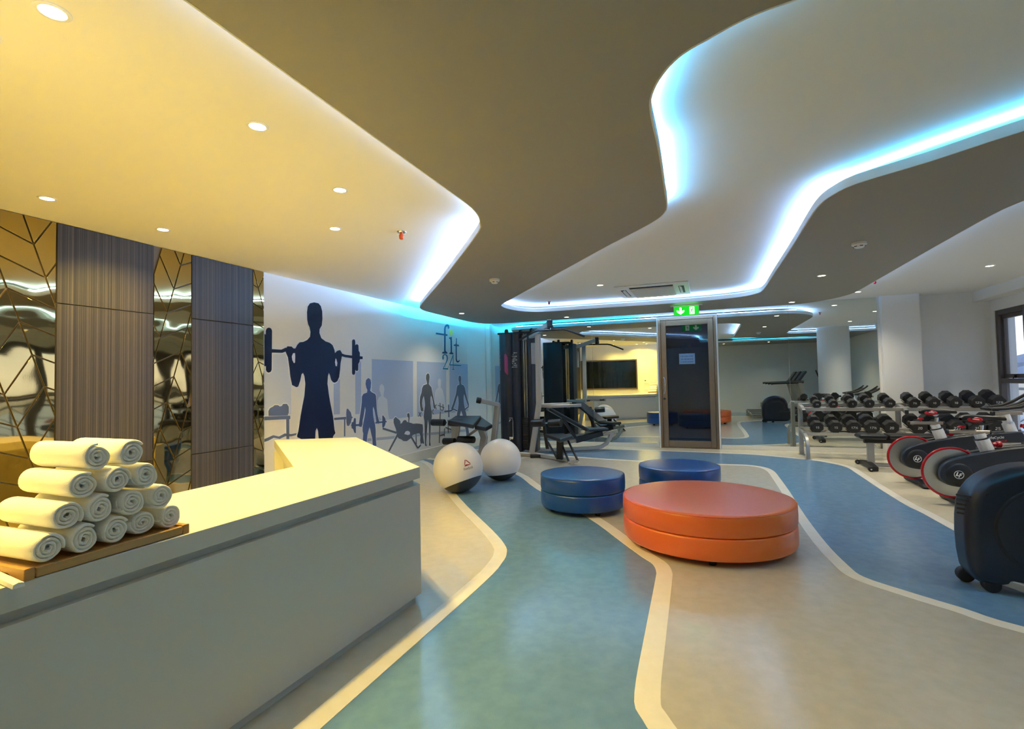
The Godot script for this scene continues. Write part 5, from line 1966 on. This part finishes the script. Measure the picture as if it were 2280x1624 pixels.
	mb.bar([pz(1068, 946, z - 0.3), pz(1078, 975, z - 0.3), pz(1070, 1020, z - 0.25)], 0.05, 0.11, Vector3(1, 0, 0))
	obj("curl_leg", mb, grey, t)
	mb = MB.new()
	mb.bar([pz(1072, 950, z - 0.2), pz(1040, 972, z - 0.2)], 0.03, 0.04)
	obj("curl_brace", mb, M.silver, t)
	var c1 := pz(1025, 1012, z - 0.28)
	mb = MB.new()
	mb.bar([Vector3(c1.x, 0.04, c1.z), Vector3(-3.3, 0.04, -8.0)], 0.07, 0.055)
	obj("curl_base", mb, M.black, t)
	mb = MB.new()
	mb.bar([pz(1108, 900, -7.85), pz(1104, 940, -7.85), pz(1096, 1012, -7.85)], 0.07, 0.09, Vector3(1, 0, 0))
	obj("side_post", mb, grey, t)
	mb = MB.new()
	mb.bar([pz(1112, 902, -7.85), pz(1070, 893, -7.7)], 0.05, 0.07)
	obj("side_arm", mb, M.silver, t)
	mb = MB.new()
	mb.roll(pz(1071, 893, -7.7), pz(1061, 891, -7.66), 0.05, 0.01, 18)
	obj("arm_bumper", mb, M.black, t)

# ---------------------------------------------------------------- printed mural on the left wall
const WALL_A := Vector2(-4.449, -4.1)
const WALL_B := Vector2(-4.374, -8.95)
func on_mural(x: float, y: float) -> Vector2:
	var d := (WALL_B - WALL_A).normalized()
	var nn := Vector2(-d.y, d.x)
	var r := ray(x, y)
	var k := WALL_A.dot(nn) / (r.x * nn.x + r.z * nn.y)
	var p := EYE + r * k
	return Vector2((Vector2(p.x, p.z) - WALL_A).dot(d), maxf(p.y, 0.165))

func mural_poly(px: Array, ox: float, oy: float, s: float) -> PackedVector2Array:
	var out := PackedVector2Array()
	for k in range(0, px.size(), 2):
		out.append(on_mural(ox + px[k] / s, oy + px[k + 1] / s))
	return out

func print_poly(called: String, polys: Array, layer: int, m: Material, parent: Node) -> void:
	var d := (WALL_B - WALL_A).normalized()
	var mb := MB.new()
	var nn := Vector3(-d.y, 0, d.x)
	if nn.x < 0: nn = -nn
	mb.xf = Transform3D(Basis(Vector3(d.x, 0, d.y), Vector3.UP, nn), Vector3(WALL_A.x, 0, WALL_A.y))
	for p in polys:
		if Geometry2D.triangulate_polygon(p).is_empty():
			print("mural outline will not close: ", called)
			continue
		mb.prism(p, -0.001, 0.0012 + 0.0006 * layer)
	obj(called, mb, m, parent)

# a figure: light keyline round it, then the figure
func figure(called: String, polys: Array, layer: int, m: Material, parent: Node, halo := 0.012) -> void:
	if halo > 0.0:
		var big := []
		for p in polys:
			var ccw := Geometry2D.is_polygon_clockwise(p)
			if ccw:
				p = p.duplicate(); p.reverse()
			var best := PackedVector2Array()
			for q in Geometry2D.offset_polygon(p, halo, Geometry2D.JOIN_ROUND):
				if absf(poly_area(q)) > absf(poly_area(best)):
					best = q
			if best.size() > 2:
				big.append(best)
		print_poly(called + "_keyline", big, layer - 1, M.keyline, parent)
	print_poly(called, polys, layer, m, parent)

func build_mural() -> void:
	var t := thing("wall_mural", "printed wall mural of dark gym silhouettes with the fit 24 logo", "mural")
	M.keyline = mat(rgb(232, 234, 240), 0.7)
	var navy: Material = mat(rgb(11, 18, 34), 0.75, 0.0, 0.3)
	var mid: Material = mat(rgb(78, 94, 130), 0.65)
	var slate: Material = mat(rgb(96, 106, 128), 0.65)
	var smoke: Material = mat(rgb(90, 93, 97), 0.65)
	var pale: Material = mat(rgb(214, 220, 228), 0.7)
	var pane: Material = mat(rgb(178, 192, 216), 0.7)
	var pane2: Material = mat(rgb(204, 214, 232), 0.7)
	var floorm: Material = mat(rgb(206, 210, 214), 0.7)
	# background: window bays and a skirting band
	for q in [[15, 600, 300, 610, 300, 1255, 15, 1275], [755, 880, 820, 885, 820, 1255, 755, 1258], [985, 690, 1045, 692, 1045, 1252, 985, 1254]]:
		print_poly("window_bay", [mural_poly(q, 585, 660, 4.775)], 0, pane if q[0] > 100 else pane2, t)
	for q in [[460, 135, 1080, 165, 1080, 1003, 460, 1070], [1140, 170, 1580, 190, 1580, 950, 1140, 998], [1630, 198, 1910, 212, 1910, 915, 1630, 946]]:
		print_poly("window_bay", [mural_poly(q, 760, 780, 6.767)], 0, pane, t)
	print_poly("floor_band", [mural_poly([-600, 1490, 420, 1330, 1520, 1225, 1900, 1190, 1900, 1225, 1520, 1262, 420, 1372, -600, 1540], 760, 780, 6.767)], 0, mat(rgb(176, 184, 196), 0.7), t)
	# pale figures
	figure("pale_figure", [mural_poly([608, 510, 578, 540, 572, 600, 590, 650, 598, 690, 560, 720, 545, 760, 548, 860, 560, 1000, 600, 1040, 690, 1040, 720, 1040, 705, 960, 698, 860, 690, 750, 675, 730, 635, 700, 638, 650, 648, 590, 640, 540], 760, 780, 6.767)], 1, pale, t, 0.0)
	figure("pale_figure", [mural_poly([1475, 425, 1455, 450, 1452, 510, 1465, 560, 1430, 590, 1410, 640, 1405, 720, 1400, 800, 1440, 900, 1560, 900, 1580, 880, 1560, 760, 1545, 680, 1525, 600, 1495, 560, 1500, 510, 1502, 450], 760, 780, 6.767)], 1, pale, t, 0.0)
	# benches and racks behind the big lifter
	figure("weight_rack", [mural_poly([15, 1280, 235, 1272, 290, 1270, 292, 1302, 280, 1310, 280, 1520, 250, 1520, 248, 1308, 15, 1320], 585, 660, 4.775)], 3, slate, t)
	figure("plate_pile", [mural_poly([60, 1272, 58, 1220, 75, 1190, 110, 1172, 125, 1158, 160, 1158, 178, 1172, 200, 1168, 215, 1145, 255, 1145, 275, 1175, 275, 1240, 262, 1268], 585, 660, 4.775)], 3, slate, t)
	figure("curl_bar", [mural_poly([15, 1520, 60, 1500, 110, 1478, 170, 1492, 230, 1460, 300, 1466, 360, 1455, 360, 1475, 300, 1490, 240, 1488, 180, 1518, 115, 1505, 60, 1535, 15, 1550], 585, 660, 4.775)], 3, slate, t)
	figure("bench_rack", [mural_poly([740, 1295, 885, 1282, 885, 1308, 876, 1310, 876, 1490, 862, 1490, 862, 1310, 740, 1318], 585, 660, 4.775), mural_poly([890, 1200, 905, 1195, 918, 1215, 935, 1235, 945, 1280, 958, 1285, 945, 1300, 935, 1345, 915, 1380, 895, 1378, 888, 1340, 886, 1240], 585, 660, 4.775)], 3, slate, t)
	# the big lifter with his barbell
	var big := mural_poly([545, 65, 500, 75, 475, 110, 467, 170, 470, 250, 480, 300, 495, 330, 505, 380, 500, 430, 470, 465, 430, 485, 390, 490, 362, 520, 345, 555, 325, 555, 305, 535, 260, 532, 240, 560, 240, 590, 265, 650, 280, 750, 290, 850, 300, 900, 310, 945, 355, 968, 375, 960, 395, 900, 410, 830, 425, 815, 440, 850, 450, 930, 445, 1000, 440, 1060, 420, 1160, 400, 1270, 385, 1380, 375, 1440, 362, 1480, 365, 1500, 400, 1515, 410, 1700, 430, 2000, 520, 2000, 550, 1600, 560, 1430, 572, 1400, 585, 1430, 600, 1600, 620, 2000, 710, 2000, 735, 1700, 745, 1490, 770, 1455, 760, 1420, 745, 1280, 715, 1130, 700, 1040, 690, 960, 685, 930, 690, 850, 700, 815, 712, 840, 725, 890, 745, 915, 765, 920, 790, 905, 810, 860, 820, 780, 825, 710, 835, 660, 840, 630, 838, 600, 820, 572, 790, 580, 765, 605, 760, 570, 740, 520, 710, 495, 665, 480, 620, 445, 600, 390, 602, 350, 625, 310, 632, 240, 630, 160, 615, 105, 590, 75], 585, 660, 4.775)
	var bar1 := mural_poly([90, 562, 195, 568, 245, 545, 250, 585, 205, 602, 90, 600], 585, 660, 4.775)
	var bar2 := mural_poly([832, 606, 875, 622, 950, 632, 950, 660, 870, 648, 832, 636], 585, 660, 4.775)
	var pl1 := mural_poly([30, 365, 40, 342, 62, 333, 85, 342, 96, 365, 92, 780, 84, 802, 62, 813, 42, 805, 31, 785], 585, 660, 4.775)
	var pl2 := mural_poly([14, 400, 32, 410, 32, 742, 14, 745], 585, 660, 4.775)
	var pl3 := mural_poly([947, 475, 953, 462, 965, 458, 976, 463, 981, 480, 981, 815, 975, 832, 962, 837, 950, 830, 947, 815], 585, 660, 4.775)
	var pl4 := mural_poly([978, 525, 990, 512, 1003, 510, 1015, 522, 1018, 580, 1030, 600, 1030, 638, 1060, 641, 1060, 668, 1030, 670, 1026, 700, 1014, 720, 1013, 785, 1000, 797, 986, 790, 978, 775], 585, 660, 4.775)
	figure("lifter", [big, bar1, bar2, pl1, pl2, pl3, pl4], 5, navy, t, 0.014)
	for q in [[320, 605, 305, 640, 312, 680, 328, 712, 340, 705, 342, 640, 340, 605], [772, 660, 765, 700, 772, 742, 785, 745, 790, 710, 780, 670]]:
		print_poly("arm_gap", [mural_poly(q, 585, 660, 4.775)], 6, M.keyline, t)
	# second lifter
	figure("second_lifter", [mural_poly([405, 420, 370, 450, 362, 510, 375, 570, 390, 600, 385, 640, 330, 660, 308, 700, 305, 780, 295, 880, 280, 980, 270, 1060, 262, 1110, 265, 1150, 300, 1160, 315, 1120, 318, 1060, 335, 980, 348, 900, 354, 850, 362, 900, 355, 960, 345, 1020, 330, 1090, 318, 1160, 318, 1220, 328, 1260, 322, 1340, 320, 1420, 375, 1420, 390, 1280, 410, 1200, 422, 1160, 435, 1200, 450, 1270, 465, 1340, 468, 1400, 470, 1440, 525, 1445, 520, 1380, 515, 1300, 515, 1240, 512, 1180, 505, 1120, 490, 1060, 478, 980, 472, 900, 478, 850, 495, 900, 510, 980, 520, 1050, 530, 1100, 560, 1110, 570, 1080, 555, 1030, 540, 960, 530, 880, 525, 780, 520, 690, 505, 660, 455, 635, 430, 610, 440, 560, 445, 490, 435, 440], 760, 780, 6.767),
		mural_poly([145, 1120, 300, 1112, 300, 1145, 145, 1145], 760, 780, 6.767), mural_poly([510, 1082, 680, 1066, 680, 1088, 510, 1108], 760, 780, 6.767),
		mural_poly([188, 1030, 205, 1020, 216, 1035, 216, 1245, 204, 1255, 190, 1235, 175, 1190, 152, 1175, 152, 1090, 178, 1080], 760, 780, 6.767), mural_poly([614, 990, 626, 982, 638, 1000, 655, 1020, 664, 1050, 662, 1110, 650, 1145, 632, 1165, 614, 1160], 760, 780, 6.767)], 4, mid, t)
	# man on the bench
	figure("bench_presser", [mural_poly([815, 1005, 785, 1040, 785, 1090, 800, 1140, 820, 1190, 830, 1240, 835, 1290, 860, 1330, 900, 1345, 935, 1372, 985, 1372, 1040, 1330, 1075, 1280, 1130, 1260, 1175, 1255, 1190, 1300, 1185, 1360, 1195, 1420, 1215, 1400, 1235, 1415, 1245, 1400, 1232, 1330, 1225, 1250, 1228, 1180, 1222, 1120, 1180, 1110, 1130, 1105, 1080, 1110, 1040, 1095, 1010, 1090, 985, 1080, 975, 1060, 955, 1052, 930, 1065, 905, 1105, 885, 1105, 890, 1080, 870, 1050, 850, 1035], 760, 780, 6.767),
		mural_poly([620, 1165, 830, 1230, 828, 1262, 620, 1196], 760, 780, 6.767), mural_poly([832, 1270, 703, 1520, 726, 1526, 852, 1292], 760, 780, 6.767), mural_poly([1040, 1315, 1142, 1486, 1162, 1476, 1062, 1300], 760, 780, 6.767), mural_poly([1115, 1265, 1119, 1420, 1134, 1420, 1130, 1262], 760, 780, 6.767), mural_poly([1142, 1470, 1190, 1420, 1200, 1440, 1160, 1484], 760, 780, 6.767),
		mural_poly([990, 960, 1005, 948, 1022, 955, 1028, 1000, 1018, 1092, 1006, 1092, 1008, 1020, 990, 1000], 760, 780, 6.767)], 4, smoke, t)
	print_poly("arm_gap", [mural_poly([945, 1265, 965, 1225, 1000, 1215, 1030, 1235, 1030, 1270, 1000, 1280], 760, 780, 6.767)], 5, M.keyline, t)
	# standing figure with dumbbells
	var cross := []
	for q in [[1165, 935, 1200, 1005], [1160, 1000, 1215, 920], [1205, 860, 1240, 915], [1200, 910, 1235, 870], [1410, 830, 1428, 890], [1395, 870, 1432, 820], [1355, 905, 1385, 965], [1350, 950, 1390, 890], [1485, 795, 1490, 900], [1528, 815, 1535, 900], [1452, 830, 1550, 870], [1490, 900, 1530, 905]]:
		cross.append(mural_poly(stroke_px(q, 11.0), 760, 780, 6.767))
	for q in [[1490, 930, 1475, 1400, 10.0], [1555, 1180, 1552, 1300, 9.0], [1475, 1290, 1555, 1270, 20.0], [1605, 1050, 1612, 1250, 9.0], [1570, 1165, 1665, 1200, 14.0]]:
		cross.append(mural_poly(stroke_px(q.slice(0, 4), q[4]), 760, 780, 6.767))
	figure("standing_figure", [mural_poly([1300, 348, 1275, 375, 1272, 430, 1285, 480, 1290, 510, 1235, 530, 1215, 570, 1205, 640, 1185, 700, 1178, 780, 1185, 850, 1195, 910, 1215, 930, 1235, 900, 1222, 860, 1215, 800, 1222, 740, 1240, 690, 1252, 760, 1258, 830, 1245, 920, 1238, 1000, 1250, 1080, 1252, 1200, 1255, 1330, 1258, 1440, 1285, 1450, 1275, 1400, 1285, 1250, 1295, 1120, 1303, 1045, 1315, 1120, 1320, 1250, 1320, 1380, 1318, 1440, 1345, 1440, 1335, 1380, 1340, 1250, 1345, 1120, 1360, 1010, 1362, 940, 1350, 880, 1340, 800, 1340, 720, 1350, 685, 1365, 720, 1380, 790, 1385, 860, 1400, 890, 1415, 870, 1400, 790, 1385, 720, 1370, 640, 1355, 560, 1330, 530, 1315, 510, 1322, 460, 1328, 400, 1320, 360], 760, 780, 6.767)], 4, smoke, t)
	for c in cross:
		print_poly("dumbbell_mark", [c], 3, smoke, t)
	# figure with a curl bar
	figure("curl_figure", [mural_poly([1780, 380, 1765, 400, 1762, 450, 1775, 490, 1775, 520, 1745, 535, 1735, 580, 1725, 660, 1700, 740, 1680, 810, 1660, 860, 1650, 890, 1680, 890, 1700, 840, 1725, 760, 1750, 680, 1760, 720, 1765, 800, 1755, 880, 1740, 960, 1735, 1100, 1700, 1250, 1690, 1400, 1735, 1400, 1775, 1100, 1785, 980, 1803, 910, 1825, 980, 1850, 1080, 1880, 1250, 1890, 1390, 1930, 1380, 1920, 1240, 1895, 1080, 1880, 960, 1860, 880, 1845, 800, 1840, 720, 1848, 660, 1865, 720, 1890, 790, 1910, 850, 1920, 840, 1915, 800, 1895, 730, 1875, 650, 1860, 570, 1840, 530, 1805, 515, 1800, 490, 1805, 440, 1800, 395], 760, 780, 6.767),
		mural_poly([1548, 912, 1640, 904, 1690, 878, 1745, 905, 1740, 925, 1690, 900, 1645, 928, 1550, 940], 760, 780, 6.767), mural_poly([1605, 830, 1614, 815, 1622, 830, 1626, 1010, 1610, 1010], 760, 780, 6.767), mural_poly([1855, 885, 1912, 843, 1922, 855, 1865, 905], 760, 780, 6.767)], 4, slate, t)
	# logo lettering
	var ink: Material = mat(rgb(20, 62, 92), 0.6)
	var teal: Material = mat(rgb(28, 122, 156), 0.6)
	var ox := 940.0
	var oy := 700.0
	var s := 10.15
	var f_stem := mural_poly([490, 850, 490, 330, 500, 285, 520, 250, 550, 228, 585, 232, 608, 262, 612, 300, 600, 335, 580, 325, 578, 300, 565, 275, 548, 280, 532, 310, 528, 350, 528, 820, 545, 850, 565, 858, 565, 892, 450, 888, 452, 855, 475, 848], ox, oy, s)
	figure("letter", [f_stem, mural_poly([310, 415, 570, 456, 566, 492, 303, 452], ox, oy, s)], 3, ink, t, 0.006)
	figure("letter", [mural_poly([605, 525, 668, 512, 672, 860, 690, 872, 704, 880, 700, 908, 610, 900, 612, 872, 632, 868, 640, 850, 636, 580, 620, 555, 603, 548], ox, oy, s)], 3, ink, t, 0.006)
	print_poly("letter_dot", [mural_poly_disc(655, 415, 33, 70, ox, oy, s)], 3, mat(rgb(206, 138, 42), 0.6), t)
	figure("letter", [mural_poly([762, 540, 778, 540, 778, 680, 830, 694, 828, 728, 780, 722, 780, 1000, 785, 1040, 800, 1058, 820, 1052, 834, 1030, 846, 1040, 838, 1070, 810, 1094, 785, 1092, 765, 1070, 754, 1030, 752, 722, 710, 715, 712, 685, 748, 682, 758, 650], ox, oy, s)], 3, ink, t, 0.006)
	figure("digit", [mural_poly([452, 965, 460, 930, 485, 905, 520, 900, 550, 912, 572, 945, 580, 985, 575, 1035, 550, 1095, 520, 1150, 490, 1215, 575, 1218, 580, 1170, 590, 1165, 582, 1255, 458, 1252, 462, 1222, 505, 1140, 540, 1060, 550, 1000, 545, 955, 525, 925, 500, 925, 480, 945, 488, 985, 480, 1025, 462, 1030, 450, 1000], ox, oy, s)], 3, teal, t, 0.006)
	figure("digit", [mural_poly([690, 915, 704, 915, 706, 1135, 880, 1148, 874, 1178, 706, 1168, 708, 1235, 728, 1245, 728, 1264, 664, 1258, 666, 1242, 690, 1235, 692, 1165, 612, 1160, 608, 1135], ox, oy, s)], 3, teal, t, 0.006)
	print_poly("digit_gap", [mural_poly([688, 970, 690, 1133, 632, 1132], ox, oy, s)], 4, M.keyline, t)

func poly_area(p: PackedVector2Array) -> float:
	var a := 0.0
	for j in p.size():
		a += p[j].cross(p[(j + 1) % p.size()])
	return a * 0.5

func stroke_px(q: Array, w: float) -> Array:
	var out := []
	for p in stroke(pairs(q), w):
		out.append(p.x); out.append(p.y)
	return out

func mural_poly_disc(cx: float, cy: float, rx: float, ry: float, ox: float, oy: float, s: float) -> PackedVector2Array:
	var a := []
	for k in 24:
		a.append(cx + cos(TAU * k / 24) * rx); a.append(cy + sin(TAU * k / 24) * ry)
	return mural_poly(a, ox, oy, s)

func _ready() -> void:
	make_view()
	make_materials()
	build_shell()
	build_walls()
	build_outside()
	build_lamps()
	build_desk()
	build_towels()
	build_ottomans()
	build_balls()
	build_ceiling_things()
	build_rack()
	build_bench()
	build_bikes()
	build_cardio()
	build_multigym()
	build_mural()
